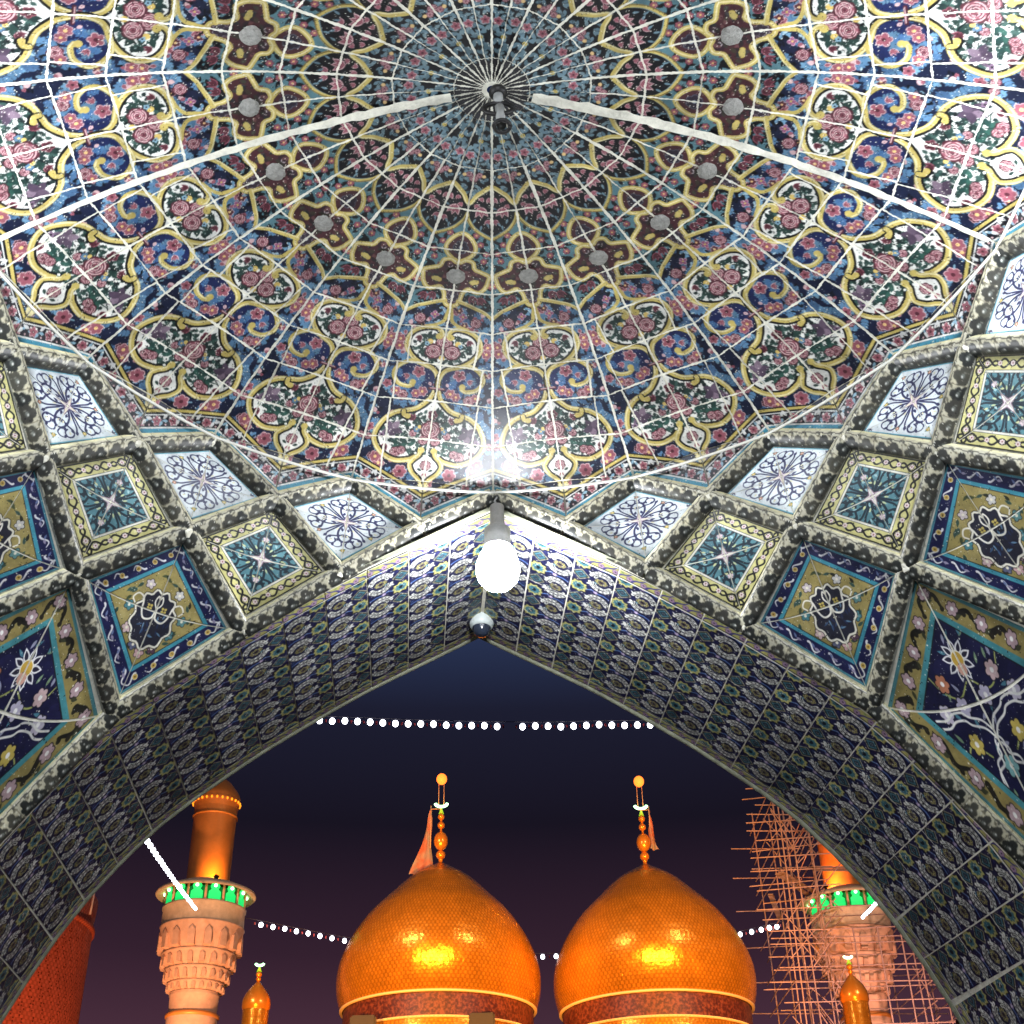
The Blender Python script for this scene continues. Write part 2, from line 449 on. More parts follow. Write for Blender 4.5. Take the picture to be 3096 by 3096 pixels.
        for k in range(5): c.leaf(sg * .057, .543, .0165, k * 1.25 + .3, .0052, q.choice([(96, 76, 96), (76, 58, 78), (128, 104, 122)]))
        c.rose(sg * .049, .579, .0085, DPINK, PINK, LPINK, .5); c.rose(sg * .040, .576, .007, DPINK, PINK, LPINK, .2)
        c.tulip(sg * .066, .571, .007, 1.2 if sg > 0 else 1.9, DPINK, PINK)
        c.rose(sg * .026, .548, .006, DPINK, PINK, LPINK); c.flower(sg * .021, .541, .005, BLUE, (222, 186, 90), NAVY, 6)
        c.disc(sg * .017, .537, .003, (220, 184, 90)); c.flower(sg * .072, .553, .005, MAUVE, INK, None, 5)
    c.rose(0, .540, .0155, DPINK, PINK, LPINK); c.rose(-.009, .5575, .008, DPINK, PINK, LPINK, .7); c.rose(.009, .558, .008, DPINK, PINK, LPINK, .2)
    c.flower(0, .516, .007, DPINK, INK, PINK, 5); c.rose(0, .597, .0085, DPINK, PINK, LPINK, .3); c.leaf(-.012, .603, .008, .4, .002, GRN); c.leaf(.012, .603, .008, 2.7, .002, GRN); c.tulip(0, .611, .005, 1.57, PINK, LPINK)
    # navy inside scroll eyes
    for sg in sym:
        eye = spline([(sg * a, b) for a, b in ((.006, .455), (.012, .444), (.030, .438), (.046, .437), (.058, .445), (.062, .456), (.054, .468), (.042, .480), (.030, .494), (.018, .490), (.009, .476))], 5, True)
        c.poly(eye, (24, 34, 82))
        for i in range(16):
            a = q.uniform(0, 6.3); u = math.sqrt(q.random()); c.sprig(sg * .034 + .022 * u * math.cos(a), .461 + .022 * u * math.sin(a), q.uniform(0, 6.3), .011, q.choice([BLUE, (60, 104, 154)]))
        c.flower(sg * .030, .449, .0088, PINK, DPINK, LPINK, 5, .3); c.flower(sg * .021, .480, .0075, PINK, (234, 190, 110), LPINK, 6); c.flower(sg * .030, .484, .0065, PINK, (234, 190, 110), LPINK, 6)
        c.tulip(sg * .046, .457, .006, .4 if sg > 0 else 2.7, PINK, LPINK); c.leaf(sg * .013, .464, .007, 1, .0025, LPINK)
        c.rose(sg * .050, .488, .009, DPINK, PINK, LPINK, .6); c.flower(sg * .059, .482, .0065, PINK, (234, 190, 110), LPINK, 6)
        c.flower(sg * .063, .398, .0072, PINK, (234, 190, 110), LPINK, 6); c.flower(sg * .063, .409, .0072, PINK, (234, 190, 110), LPINK, 6); c.leaf(sg * .058, .383, .009, 1.4, .003, LPINK); c.leaf(sg * .058, .3835, .007, 1.4, .002, PINK)
        c.flower(sg * .038, .609, .0098, PINK, DPINK, LPINK, 6); c.flower(sg * .072, .598, .0085, PINK, (234, 190, 110), LPINK, 6); c.flower(sg * .078, .588, .0085, PINK, (234, 190, 110), LPINK, 6)
        c.rose(sg * .092, .556, .006, DPINK, PINK, LPINK)
    # yellow scroll ribbons with a black inner line
    def ribbon(pts, w=.0066, side=1, w2=None, blk=True):
        e = spline(pts, 7); d = np.gradient(e, axis=0); nrm = np.stack([-d[:, 1], d[:, 0]], 1); nrm /= np.linalg.norm(nrm, axis=1)[:, None] + 1e-12
        if blk: c.stroke(e + nrm * side * (w * .5 + .0014), .0030, INK)
        c.stroke(e, w, YEL, w2); c.stroke(e - nrm * side * w * .22, w * .3, PYEL)
    for sg in sym:
        ribbon([(sg * a, b) for a, b in ((.007, .391), (.004, .385), (.013, .3755), (.034, .3775), (.049, .388), (.0535, .406), (.045, .4225), (.030, .4345), (.014, .4405), (.006, .447), (.0015, .458), (.0012, .470), (.008, .490), (.018, .502), (.030, .509))], side=sg)
        c.disc(sg * .0085, .3895, .005, YEL)
        ribbon([(sg * a, b) for a, b in ((.012, .441), (.026, .4355), (.045, .4325), (.061, .442), (.066, .455), (.058, .469), (.044, .4735), (.0365, .4705))], side=1, blk=False)
        c.disc(sg * .037, .4665, .0048, YEL)
        ribbon([(sg * a, b) for a, b in ((.009, .492), (.025, .507), (.041, .512), (.058, .517), (.073, .530), (.083, .550), (.081, .566), (.069, .582), (.049, .592), (.028, .590), (.018, .585))], w=.0072, side=sg)
        ribbon([(sg * a, b) for a, b in ((.0115, .573), (.012, .581), (.020, .589), (.0245, .598), (.019, .610), (.009, .619), (.002, .628))], w=.0064, side=sg)
        c.disc(sg * .0095, .5735, .0050, YEL)
        e = spline([(sg * .044, .513), (sg * .043, .519), (sg * .037, .522)], 5); c.stroke(e + (0, .0012), .0098, INK); c.stroke(e, .0064, YEL); c.disc(sg * .037, .521, .0042, YEL)
    c.stroke([(-.011, .474), (.011, .474)], .0046, DPINK); c.stroke([(-.010, .473), (.010, .473)], .0014, LPINK)
    c.poly([(-.009, .627), (.009, .627), (.004, .640), (-.004, .640)], PYEL)
    # zigzag border along the star edge
    for sg in sym:
        a, b = np.array([0, TIPR]), np.array([sg * .110, CREASE]); d = (b - a) / np.linalg.norm(b - a); n = np.array([-d[1], d[0]]) * sg
        n = n if n[1] < 0 else -n
        b2 = b + d * .02
        def band(o1, o2, col): c.poly([a + n * o1 / abs(n[1]) * 0 + np.array([0, -o1 / abs(n[1])]), b2 + n * o1, b2 + n * o2, np.array([0, TIPR - o2 / abs(n[1])])], col)
        band(-.01, .0085, TURQ); band(.0085, .0108, (230, 228, 220)); band(.0108, .0262, (22, 22, 34)); band(.0262, .0278, (226, 224, 216)); band(.0278, .0305, INK); band(.0305, .0345, YEL); band(.0345, .0362, INK)
        L = np.linalg.norm(b - a); k = 0; s_ = .008
        while s_ < L + .012:
            p = a + d * s_ + n * .0185
            if k % 3 == 0: c.flower(p[0], p[1], .0062, PINK, DPINK, LPINK, 5, s_ * 90)
            else:
                c.leaf(p[0], p[1] - .003, .011, 1.0 + k, .0024, (206, 206, 204)); c.leaf(p[0], p[1], .009, 4 + k, .002, SKYB)
            c.disc(p[0] + n[0] * .0045 + d[0] * .004, p[1] + n[1] * .0045 + d[1] * .004, .0014, WHT); c.disc(p[0] - n[0] * .005 + d[0] * .005, p[1] - n[1] * .005 + d[1] * .005, .0014, LPINK)
            s_ += .0085; k += 1
    return age(c, .80, .0022, 1)

def border_frame(c, w, col):
    for a, b in (((0, 0), (1, w)), ((0, 1 - w), (1, 1)), ((0, 0), (w, 1)), ((1 - w, 0), (1, 1))):
        c.poly([(a[0], a[1]), (b[0], a[1]), (b[0], b[1]), (a[0], b[1])], col)

def along_frame(w, n):
    """points along the middle of a border of width w: (x, y, angle)"""
    h = w / 2; out = []
    for i in range(n):
        t = (i + .5) / n
        out += [(h + t * (1 - 2 * h), h, 0.0), (1 - h, h + t * (1 - 2 * h), math.pi / 2), (h + t * (1 - 2 * h), 1 - h, 0.0), (h, h + t * (1 - 2 * h), math.pi / 2)]
    return out

def arabesque(c, col, w, R=1.0, fills=None):
    for k in range(4):
        b = k * math.pi / 2
        def T(pts):
            P = np.asarray(pts, float) * R; cc, ss = math.cos(b), math.sin(b)
            return np.stack([.5 + P[:, 0] * cc - P[:, 1] * ss, .5 + P[:, 0] * ss + P[:, 1] * cc], 1)
        for sg in (-1, 1):
            f = lambda pts: T([(x, sg * y) for x, y in pts])
            c.stroke(spline(f([(.04, .02), (.14, .05), (.22, .12), (.24, .20), (.19, .25), (.13, .22), (.14, .16), (.18, .16)]), 6), w, col, w * .7)
            c.stroke(spline(f([(.22, .12), (.30, .07), (.36, .10), (.355, .16), (.30, .17), (.27, .13)]), 6), w * .9, col, w * .6)
            c.stroke(spline(f([(.05, .0), (.16, .012), (.27, .02), (.33, .05)]), 6), w * .8, col)
            c.stroke(spline(f([(.24, .20), (.28, .25), (.33, .24), (.36, .19)]), 6), w * .8, col, w * .4)
            for x, y, a, l in ((.20, .09, 1.2, .07), (.28, .09, -.4, .06), (.33, .165, .9, .06), (.10, .05, .9, .07), (.17, .24, 2.2, .06), (.30, .03, .3, .07), (.24, .16, 0., .07)):
                p = f([(x, y)])[0]; c.leaf(p[0], p[1], l, sg * a + b, .018, col)
            if fills:
                for x, y, a, l in ((.17, .13, .8, .05), (.30, .12, 0., .05), (.13, .03, .2, .06)):
                    p = f([(x, y)])[0]; c.leaf(p[0], p[1], l, sg * a + b, .011, fills)

def star4(c, r1, r2, col, edge, core):
    for R_, k, cl in ((r1, r2, edge), (r1 * .86, r2 * .74, col)):
        P = []
        for i in range(8):
            a = math.pi / 4 + i * math.pi / 4; rr = R_ if i % 2 == 0 else k
            P.append((.5 + rr * math.cos(a), .5 + rr * math.sin(a)))
        c.poly(P, cl)
    for i in range(4):
        a = math.pi / 4 + i * math.pi / 2; c.leaf(.5 + .03 * math.cos(a), .5 + .03 * math.sin(a), r1 * .55, a, .014, core)
    c.disc(.5, .5, .025, edge); c.disc(.5, .5, .017, core)

def paint_white():
    c = Canvas(0, 1, 0, 1, .004, (214, 222, 226))
    border_frame(c, .028, (96, 168, 186)); border_frame(c, .010, (40, 44, 60))
    arabesque(c, (34, 38, 88), .027, R=1.18, fills=(222, 214, 168))
    star4(c, .20, .05, (216, 196, 206), (104, 80, 104), (236, 226, 190))
    for i, (x, y) in enumerate(((.10, .55), (.55, .10), (.90, .45), (.45, .90), (.13, .13), (.87, .87))):
        for a in (.6, 2.4, 4.4): c.leaf(x, y, .05, a + i, .011, (70, 112, 92))
        c.flower(x, y, .026, (220, 186, 74) if i % 2 else (196, 120, 96), (240, 232, 190), (90, 80, 60), 5)
    for x, y in ((.07, .93), (.93, .07)):
        for a in (2.4, 3.2, 4.0): c.leaf(x, y, .06, a if y > .5 else a + math.pi, .010, (60, 62, 90))
    return age(c, .82, .0012, 2)

def paint_teal():
    c = Canvas(0, 1, 0, 1, .0035, (82, 138, 150)); w = .175
    q = random.Random(4)
    for i in range(40): c.disc(q.random(), q.random(), q.uniform(.03, .09), q.choice([(70, 122, 138), (98, 154, 164), (62, 108, 124)]), .6)
    arabesque(c, (28, 46, 60), .030, fills=(196, 206, 150))
    for i in range(14):
        a = q.uniform(0, 6.3); r = q.uniform(.12, .28); c.leaf(.5 + r * math.cos(a), .5 + r * math.sin(a), .055, q.uniform(0, 6.3), .012, q.choice([(214, 214, 150), (150, 196, 204)]))
    star4(c, .17, .05, (226, 210, 216), (140, 110, 122), (248, 244, 240))
    for x, y in ((.31, .31), (.69, .69)): c.flower(x, y, .035, (224, 200, 206), (250, 240, 240), (120, 96, 110), 5)
    border_frame(c, w, (214, 206, 128))
    ph = np.linspace(0, 1, 90)
    for side in range(4):
        for s_ in (-1, 1):
            o = w / 2 + s_ * .036 * np.sin(ph * math.pi * 9) - .01 * s_
            P = np.stack([ph, o], 1)
            if side == 1: P = P[:, ::-1]
            if side == 2: P = np.stack([ph, 1 - o], 1)
            if side == 3: P = np.stack([1 - o, ph], 1)
            c.stroke(P, .022, (30, 30, 34))
    for i, (x, y, a) in enumerate(along_frame(w, 5)):
        c.disc(x, y, .030, (70, 56, 60)); c.flower(x, y, .030, (226, 206, 204), (150, 70, 86), None, 6); c.disc(x, y, .008, (150, 70, 86))
    border_frame(c, .016, (40, 40, 40))
    for a, b in (((w, w), (1 - w, w)), ((1 - w, w), (1 - w, 1 - w)), ((1 - w, 1 - w), (w, 1 - w)), ((w, 1 - w), (w, w))):
        c.stroke([a, b], .034, (40, 42, 46)); c.stroke([a, b], .024, (232, 228, 214))
    return age(c, .82, .0012, 2)

def paint_yellow():
    c = Canvas(0, 1, 0, 1, .003, (160, 142, 76)); w = .145
    q = random.Random(8)
    for i in range(50): c.disc(q.random(), q.random(), q.uniform(.03, .08), q.choice([(172, 152, 86), (146, 128, 64), (182, 164, 100)]), .45)
    D = lambda p, r: (.5 + (p + r) * .7071, .5 + (r - p) * .7071)   # p across, r from the top corner down
    for k in range(26):
        a = q.uniform(0, 6.3); r = q.uniform(.27, .36); x, y = .5 + r * math.cos(a), .5 + r * math.sin(a)
        if min(x, y, 1 - x, 1 - y) < w + .03: continue
        c.leaf(x, y, .07, a + 1.5 + q.uniform(-.4, .4), .014, q.choice([(36, 40, 30), (60, 72, 44), (46, 78, 70)]))
    for p, r, col in ((-.20, .16, (64, 128, 138)), (.26, .02, (66, 130, 140)), (0, .36, (206, 160, 160)), (-.16, -.20, (200, 196, 190)), (.14, -.22, (206, 190, 190)), (.2, .2, (214, 180, 180)), (-.27, .02, (88, 140, 140)), (.08, .31, (90, 96, 130)), (-.10, .30, (90, 60, 80))):
        x, y = D(p, r); c.flower(x, y, .046, col, (236, 226, 200), (44, 40, 44), 5, p * 9)
    n = 60; P = []
    for i in range(n):
        a = 2 * math.pi * i / n; rr = .205 + .016 * math.cos(a * 11) + .05 * math.cos(a) * (1 if math.cos(a) > 0 else .3)
        P.append(D(rr * .92 * math.sin(a), .03 + rr * 1.12 * math.cos(a)))
    P = np.array(P); Pc = np.concatenate([P, P[:1]])
    c.stroke(Pc, .030, (38, 34, 30)); c.poly(P, (40, 40, 56)); c.stroke(Pc, .018, (232, 226, 206))
    for i in range(22):
        a = q.uniform(0, 6.3); r = .16 * math.sqrt(q.random()); x, y = D(r * math.sin(a), .1 + r * math.cos(a) * .8); c.leaf(x, y, .06, q.uniform(0, 6.3), .008, q.choice([(60, 90, 130), (92, 130, 164), (36, 50, 90)]))
    for sg in (-1, 1):
        E_ = [D(sg * a, b) for a, b in ((.0, -.02), (.02, .06), (.09, .08), (.13, .02), (.15, -.08), (.21, -.11), (.25, -.06), (.22, -.02))]
        c.stroke(spline(E_, 7), .019, (236, 230, 214), .013)
        x, y = D(sg * .07, -.03); c.flower(x, y, .032, (206, 182, 84), (90, 70, 40), None, 4)
        c.stroke(spline([D(sg * a, b) for a, b in ((.0, -.02), (.035, -.08), (.02, -.14), (.0, -.11))], 6), .014, (236, 230, 214))
    border_frame(c, w, (28, 30, 80))
    ph = np.linspace(0, 1, 90)
    for side in range(4):
        for seg in range(5):
            t = np.linspace(seg / 5 + .03, seg / 5 + .15, 16); o = w * .48 + .030 * np.sin((t - seg / 5) * 42)
            Pq = np.stack([t, o], 1)
            if side == 1: Pq = Pq[:, ::-1]
            if side == 2: Pq = np.stack([t, 1 - o], 1)
            if side == 3: Pq = np.stack([1 - o, t], 1)
            c.stroke(Pq, .020, (222, 220, 222), .008)
    for i, (x, y, a) in enumerate(along_frame(w, 5)):
        if i % 2 == 0: c.disc(x, y, .026, (226, 220, 190)); c.disc(x, y, .021, (216, 174, 66)); c.disc(x, y, .008, (110, 80, 40))
        else: c.leaf(x, y, .05, a, .012, (150, 140, 170)); c.leaf(x, y, .05, a + 2.4, .010, (104, 120, 170))
    for o, cl, ww in ((w, (58, 150, 172), .034), (w + .02, (34, 40, 44), .007), (.012, (70, 140, 160), .024)):
        for a, b in (((o, o), (1 - o, o)), ((1 - o, o), (1 - o, 1 - o)), ((1 - o, 1 - o), (o, 1 - o)), ((o, 1 - o), (o, o))): c.stroke([a, b], ww, cl)
    return age(c, .82, .0012, 2)

def paint_navy():
    c = Canvas(0, 1, 0, 1, .0028, (22, 22, 62)); w = .165
    q = random.Random(9)
    for i in range(40): c.disc(q.random(), q.random(), q.uniform(.03, .07), q.choice([(28, 28, 74), (18, 18, 52), (34, 32, 84)]), .5)
    D = lambda p, r: (.5 + (p + r) * .7071, .5 + (r - p) * .7071)
    for i in range(26):
        x, y = q.uniform(.2, .8), q.uniform(.2, .8); c.leaf(x, y, .06, q.uniform(0, 6.3), .010, q.choice([(70, 130, 150), (120, 150, 110), (150, 150, 176)]))
    for sg in (-1, 1):
        c.stroke(spline([D(sg * a, b) for a, b in ((.02, -.10), (.12, -.04), (.22, -.08), (.28, -.16))], 6), .010, (160, 168, 84))
        c.stroke(spline([D(sg * a, b) for a, b in ((.10, .22), (.2, .16), (.26, .22), (.2, .3))], 6), .010, (160, 168, 84))
    x, y = D(0, -.21)
    for k in range(9):
        a = k * .7 + .4; c.leaf(x + .03 * math.cos(a), y + .03 * math.sin(a), .085, a, .022, (228, 226, 226)); c.leaf(x + .04 * math.cos(a), y + .04 * math.sin(a), .058, a, .013, (40, 36, 60))
    c.disc(x, y, .047, (232, 226, 206)); c.disc(x, y, .040, (204, 160, 50)); xx, yy = D(0, -.16); c.disc(xx, yy, .032, (206, 150, 130))
    for p, r, col in ((-.07, -.02, (180, 172, 196)), (.13, 0., (176, 168, 196)), (-.2, -.1, (206, 170, 170)), (.2, -.12, (200, 120, 84)), (-.17, .16, (206, 180, 76)), (.17, .16, (206, 180, 76)), (0, .27, (120, 178, 180)), (-.05, .38, (212, 160, 150)), (.28, .02, (190, 180, 200)), (-.28, .02, (190, 180, 200))):
        x, y = D(p, r); c.flower(x, y, .048, col, (244, 240, 236), (30, 26, 40), 6, r * 8)
    for sg in (-1, 1):
        for o in (0, .036):
            E1 = [D(sg * a, b + o) for a, b in ((.0, .12), (.05, .07), (.13, .045), (.17, .02), (.24, .02), (.30, .045), (.38, .045))]
            c.stroke(spline(E1, 5), .012, (226, 224, 216))
            E2 = [D(sg * (a + o * .4), b + o) for a, b in ((.0, .14), (.03, .17), (.03, .22), (.09, .25), (.10, .34))]
            c.stroke(spline(E2, 5), .012, (226, 224, 216))
    border_frame(c, w, (150, 132, 70))
    for side in range(4):
        for seg in range(4):
            t = np.linspace(seg / 4 + .06, seg / 4 + .22, 14); o = w * .5 + .026 * np.sin((t - seg / 4) * 34)
            Pq = np.stack([t, o], 1)
            if side == 1: Pq = Pq[:, ::-1]
            if side == 2: Pq = np.stack([t, 1 - o], 1)
            if side == 3: Pq = np.stack([1 - o, t], 1)
            c.stroke(Pq, .040, (32, 30, 26), .016)
            for pp in Pq[::4]: c.disc(pp[0] + .012, pp[1] + .012, .016, (40, 36, 28))
    for i, (x, y, a) in enumerate(along_frame(w, 4)):
        x -= .11 * math.cos(a); y -= .11 * math.sin(a)
        c.flower(x, y, .043, (178, 146, 152), (240, 236, 230), (44, 34, 40), 6, i)
        c.leaf(x + .04, y + .03, .05, a + .7, .012, (60, 62, 40))
    for o, cl, ww in ((w, (60, 140, 150), .036), (w + .021, (30, 30, 36), .007), (.012, (66, 128, 136), .024)):
        for a, b in (((o, o), (1 - o, o)), ((1 - o, o), (1 - o, 1 - o)), ((1 - o, 1 - o), (o, 1 - o)), ((o, 1 - o), (o, o))): c.stroke([a, b], ww, cl)
    return age(c, .82, .0012, 2)

def paint_rib():
    c = Canvas(0, .36, 0, 1, .004, (196, 186, 148))
    q = random.Random(12)
    W = lambda l, w_: (l, w_)
    I = c.I
    c.poly([(-.1, -.1), (.5, -.1), (.5, .16), (-.1, .16)], (218, 210, 160))
    c.poly([(-.1, .90), (.5, .90), (.5, 1.1), (-.1, 1.1)], (150, 150, 136))
    return c

def paint_rib_strip(Lr):
    """canvas scaled so that across (0..1) = 0.05 of length units"""
    k = .050
    c = Canvas(0, Lr, 0, k, .0006, (186, 180, 152)); q = random.Random(int(Lr * 1e5))
    for i in range(int(Lr * 700)): c.disc(q.uniform(0, Lr), q.uniform(0, k), q.uniform(.002, .006), q.choice([(210, 200, 160), (186, 178, 146), (172, 166, 146)]), .5)
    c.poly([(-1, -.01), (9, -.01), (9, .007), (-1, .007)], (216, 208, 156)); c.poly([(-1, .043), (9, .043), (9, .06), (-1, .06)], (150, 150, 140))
    n = max(2, int(round(Lr / .0225))); st = Lr / n
    for i in range(n):
        x = (i + .5) * st + q.uniform(-.003, .003); D = q.choice([(50, 50, 46), (40, 42, 40), (62, 60, 54), (72, 70, 60)]); k_ = q.uniform(.85, 1.15)
        for dx, dy, r in ((0, .023, .0062), (-.0062, .030, .0056), (.0062, .030, .0056), (0, .034, .0085), (-.004, .037, .006), (.005, .037, .006)): c.disc(x + dx * k_, dy + q.uniform(-.001, .001), r * k_, D)
        c.ell(x - .009 * k_, .039, .0036, .006, .5, D)
        c.ell(x, .031, .0036, .003, 0, (118, 124, 116), .8); c.disc(x + .001, .030, .0013, (214, 210, 200)); c.disc(x - .005, .033, .0012, (140, 140, 126))
        c.leaf(x - .012, .017, .007, .5, .0018, (104, 98, 76)); c.disc(x + st * .5, .020, .0012, (100, 90, 70)); c.disc(x + st * .42, .013, .0009, (80, 74, 60))
        c.disc(x + st * .5, .036, .0016, (90, 86, 72)); c.leaf(x + st * .5, .010, .009, 1.2, .0022, (74, 72, 62)); c.leaf(x + st * .5, .010, .008, 2.2, .002, (74, 72, 62))
        c.stroke(spline([(x - st * .5, .0135), (x - st * .2, .0115), (x + st * .1, .0140), (x + st * .5, .0125)], 4), .0016, (60, 58, 50))
        if q.random() < .45: c.stroke([(x + st * .5, -.01), (x + st * .5 + .001, .06)], .0011, (128, 120, 98))
    return age(c, .78, .0012, 4)

def paint_soffit():
    """one course: a in 0..1 (arc), depth in 0..5 periods"""
    c = Canvas(0, 1, 0, 5, .010, (30, 32, 76)); q = random.Random(5)
    for i in range(90): c.leaf(q.random(), q.uniform(0, 5), .13, q.uniform(0, 6.3), .018, q.choice([(52, 84, 140), (40, 48, 112), (78, 112, 160)]))
    for k in range(-1, 6):
        y = k + .5
        for sg in (-1, 1):
            for off in (.0, .115):
                P = spline([(.43 + off * .9, y + sg * (.13 - off * .15)), (.50 + off * .5, y + sg * (.27 - off * .75)), (.62, y + sg * (.355 - off)), (.78, y + sg * (.36 - off)), (.90 - off * .3, y + sg * (.27 - off * .8)), (1.0 - off * .8, y + sg * (.13 - off * .2))], 6)
                c.stroke(P, .106, (12, 12, 20)); c.stroke(P, .078, (228, 228, 220), .072)
                for i_ in range(2, len(P) - 2, 4):
                    dd = P[i_ + 1] - P[i_ - 1]; c.ell(P[i_][0], P[i_][1], .030, .016, math.atan2(dd[1], dd[0]), (16, 16, 24))
            c.leaf(.47, y + sg * .17, .15, math.pi + sg * -.75, .026, (226, 226, 218)); c.leaf(.97, y + sg * .15, .14, sg * -.65, .026, (226, 226, 218))
        for j in range(8):
            a = j * math.pi / 4; c.disc(.69 + .115 * math.cos(a), y + .09 * math.sin(a), .038, (190, 178, 92))
        for j in range(8):
            a = j * math.pi / 4; c.disc(.69 + .115 * math.cos(a), y + .09 * math.sin(a), .017, (34, 30, 40))
        c.disc(.69, y, .062, (90, 76, 84)); c.disc(.69, y, .036, (30, 26, 34)); c.ell(.57, y + .10, .034, .026, .4, (66, 130, 160))
        for d0, r1, col in ((0, .27, (14, 14, 22)), (0, .245, (184, 176, 92)), (0, .165, (56, 116, 132))):
            P = []
            for j in range(18):
                a = j * math.pi / 9; rr = r1 * (1.0 if j % 2 == 0 else .74); P.append((.20 + rr * math.cos(a), k + rr * math.sin(a)))
            c.poly(P, col)
        c.ell(.20, k, .05, .065, .3, (20, 28, 40))
        for r1, col in ((.215, (204, 196, 140)), (.19, (12, 12, 20)), (.15, (56, 112, 128)), (.085, (30, 40, 60)), (.035, (206, 214, 214))):
            c.poly([(.20 - r1, y), (.20, y - r1), (.20 + r1, y), (.20, y + r1)], col)
        c.disc(.20, y, .02, (20, 24, 36))
        c.stroke([(.40, k + .02), (.52, k - .06), (.64, k + .02), (.8, k), (.95, k + .05)], .03, (90, 130, 200)); c.flower(.62, k, .06, (176, 150, 190), (240, 230, 230), None, 5)
    return age(c, .80, .003, 3)

def paint_soffit_border(seed):
    c = Canvas(0, 1, 0, .36, .010, (184, 178, 108)); q = random.Random(seed)
    for i in range(3):
        x = (i + .5) / 3
        c.stroke(spline([(x - .17, .30), (x - .10, .20), (x + .02, .15), (x + .12, .06)], 6), .05, (54, 50, 130), .03)
        c.flower(x + .10, .22, .075, (170, 140, 170), (40, 30, 50), (90, 80, 90), 6); c.leaf(x - .12, .10, .09, .4, .02, (120, 150, 90))
    for y0, y1, cl in ((0, .030, (30, 30, 36)), (.03, .06, (214, 212, 200)), (.30, .325, (30, 30, 36)), (.325, .36, (222, 220, 210))):
        c.poly([(-1, y0), (2, y0), (2, y1), (-1, y1)], cl)
    return c

# ------------------------------------------------------------------ the vault
S = 3.0
ZC = 1.6                       # eye level, heights below are in units of S above it
AXIS = (-0.0412, 3.0)
RZ = 0.0242
Z_AP, RS = 1.2806, 1.38
def zsph(rho): return Z_AP - (RS - np.sqrt(RS * RS - rho * rho))
Z_CREASE, Z_TIP, Y_TIP = float(zsph(CREASE)), 1.0772, 0.6497

def gore_map(U):
    t, r = U[..., 0], U[..., 1]
    rc = np.minimum(r, CREASE); s_ = np.maximum(r - CREASE, 0) / (TIPR - CREASE)
    y = rc + s_ * (Y_TIP - CREASE); z = zsph(np.hypot(t, rc)) - s_ * (Z_CREASE - Z_TIP)
    return np.stack([t * S, y * S, ZC + z * S], -1)

def grid_faces(nr, ncol):
    i = np.arange(nr - 1)[:, None]; j = np.arange(ncol - 1)[None]
    return np.stack(np.broadcast_arrays(i * ncol + j, i * ncol + j + 1, (i + 1) * ncol + j + 1, (i + 1) * ncol + j), -1).reshape(-1, 4)

def tile_data(U, canvas, mapf, skirt, mul=None):
    """U (nr,nc,2) pattern grid -> verts, faces, colours incl. a skirt turned back into the mortar"""
    nr, nc = U.shape[:2]
    P = mapf(U); C = canvas.sample(U) if mul is None else canvas.sample(U) * mul
    V = P.reshape(-1, 3); C = C.reshape(-1, 3); F = grid_faces(nr, nc)
    loop = np.concatenate([np.arange(nc), np.arange(1, nr) * nc + nc - 1, (nr - 1) * nc + np.arange(nc - 2, -1, -1), np.arange(nr - 2, 0, -1) * nc])
    sk = V[loop] + skirt; n0 = len(V); k = len(loop); a = np.arange(k); b = (a + 1) % k
    F2 = np.stack([loop[a], loop[b], n0 + b, n0 + a], -1)
    return np.concatenate([V, sk]), np.concatenate([F, F2]), np.concatenate([C, C[loop] * .4 + lin((150, 144, 126)) * .5])

PX = 0.00118
def span(l): return max(3, int(l / PX) + 2)

gore_canvas = paint_gore()
RINGS = [.046, .119, .184, .249, .313, .376, .435, .494, .556, CREASE]
STRIP = {5: .049, 6: .063, 7: .066, 8: .067}
up_skirt = np.array([0, 0, .008])
def wob(n, k, amp=.0005):
    x = np.linspace(0, 1, n); return amp * (.8 * np.sin(x * 9 + k * 1.7) + .5 * np.sin(x * 23 + k * 2.9) + .5 * np.sin(x * 61 + k * 4.1))

gore_tiles = []
tid = 0
def add_gore_tile(ra, rb, la, lb):
    """la, lb: functions r -> t for the two side joints"""
    global tid
    tid += 1
    g = .0014 if ra > .06 else .0007
    r = np.linspace(ra + g, rb - g, span(rb - ra)); wmax = abs(lb(rb) - la(rb))
    ncol = span(wmax)
    a = la(r) + g + wob(len(r), tid); b = lb(r) - g + wob(len(r), tid + 5)
    u = np.linspace(0, 1, ncol)[None]
    t = a[:, None] * (1 - u) + b[:, None] * u
    rr = r[:, None] + (wob(ncol, tid + 9)[None]) * (np.linspace(-1, 1, len(r))[:, None])
    gore_tiles.append(tile_data(np.stack([t, np.broadcast_to(rr, t.shape)], -1), gore_canvas, gore_map, up_skirt))

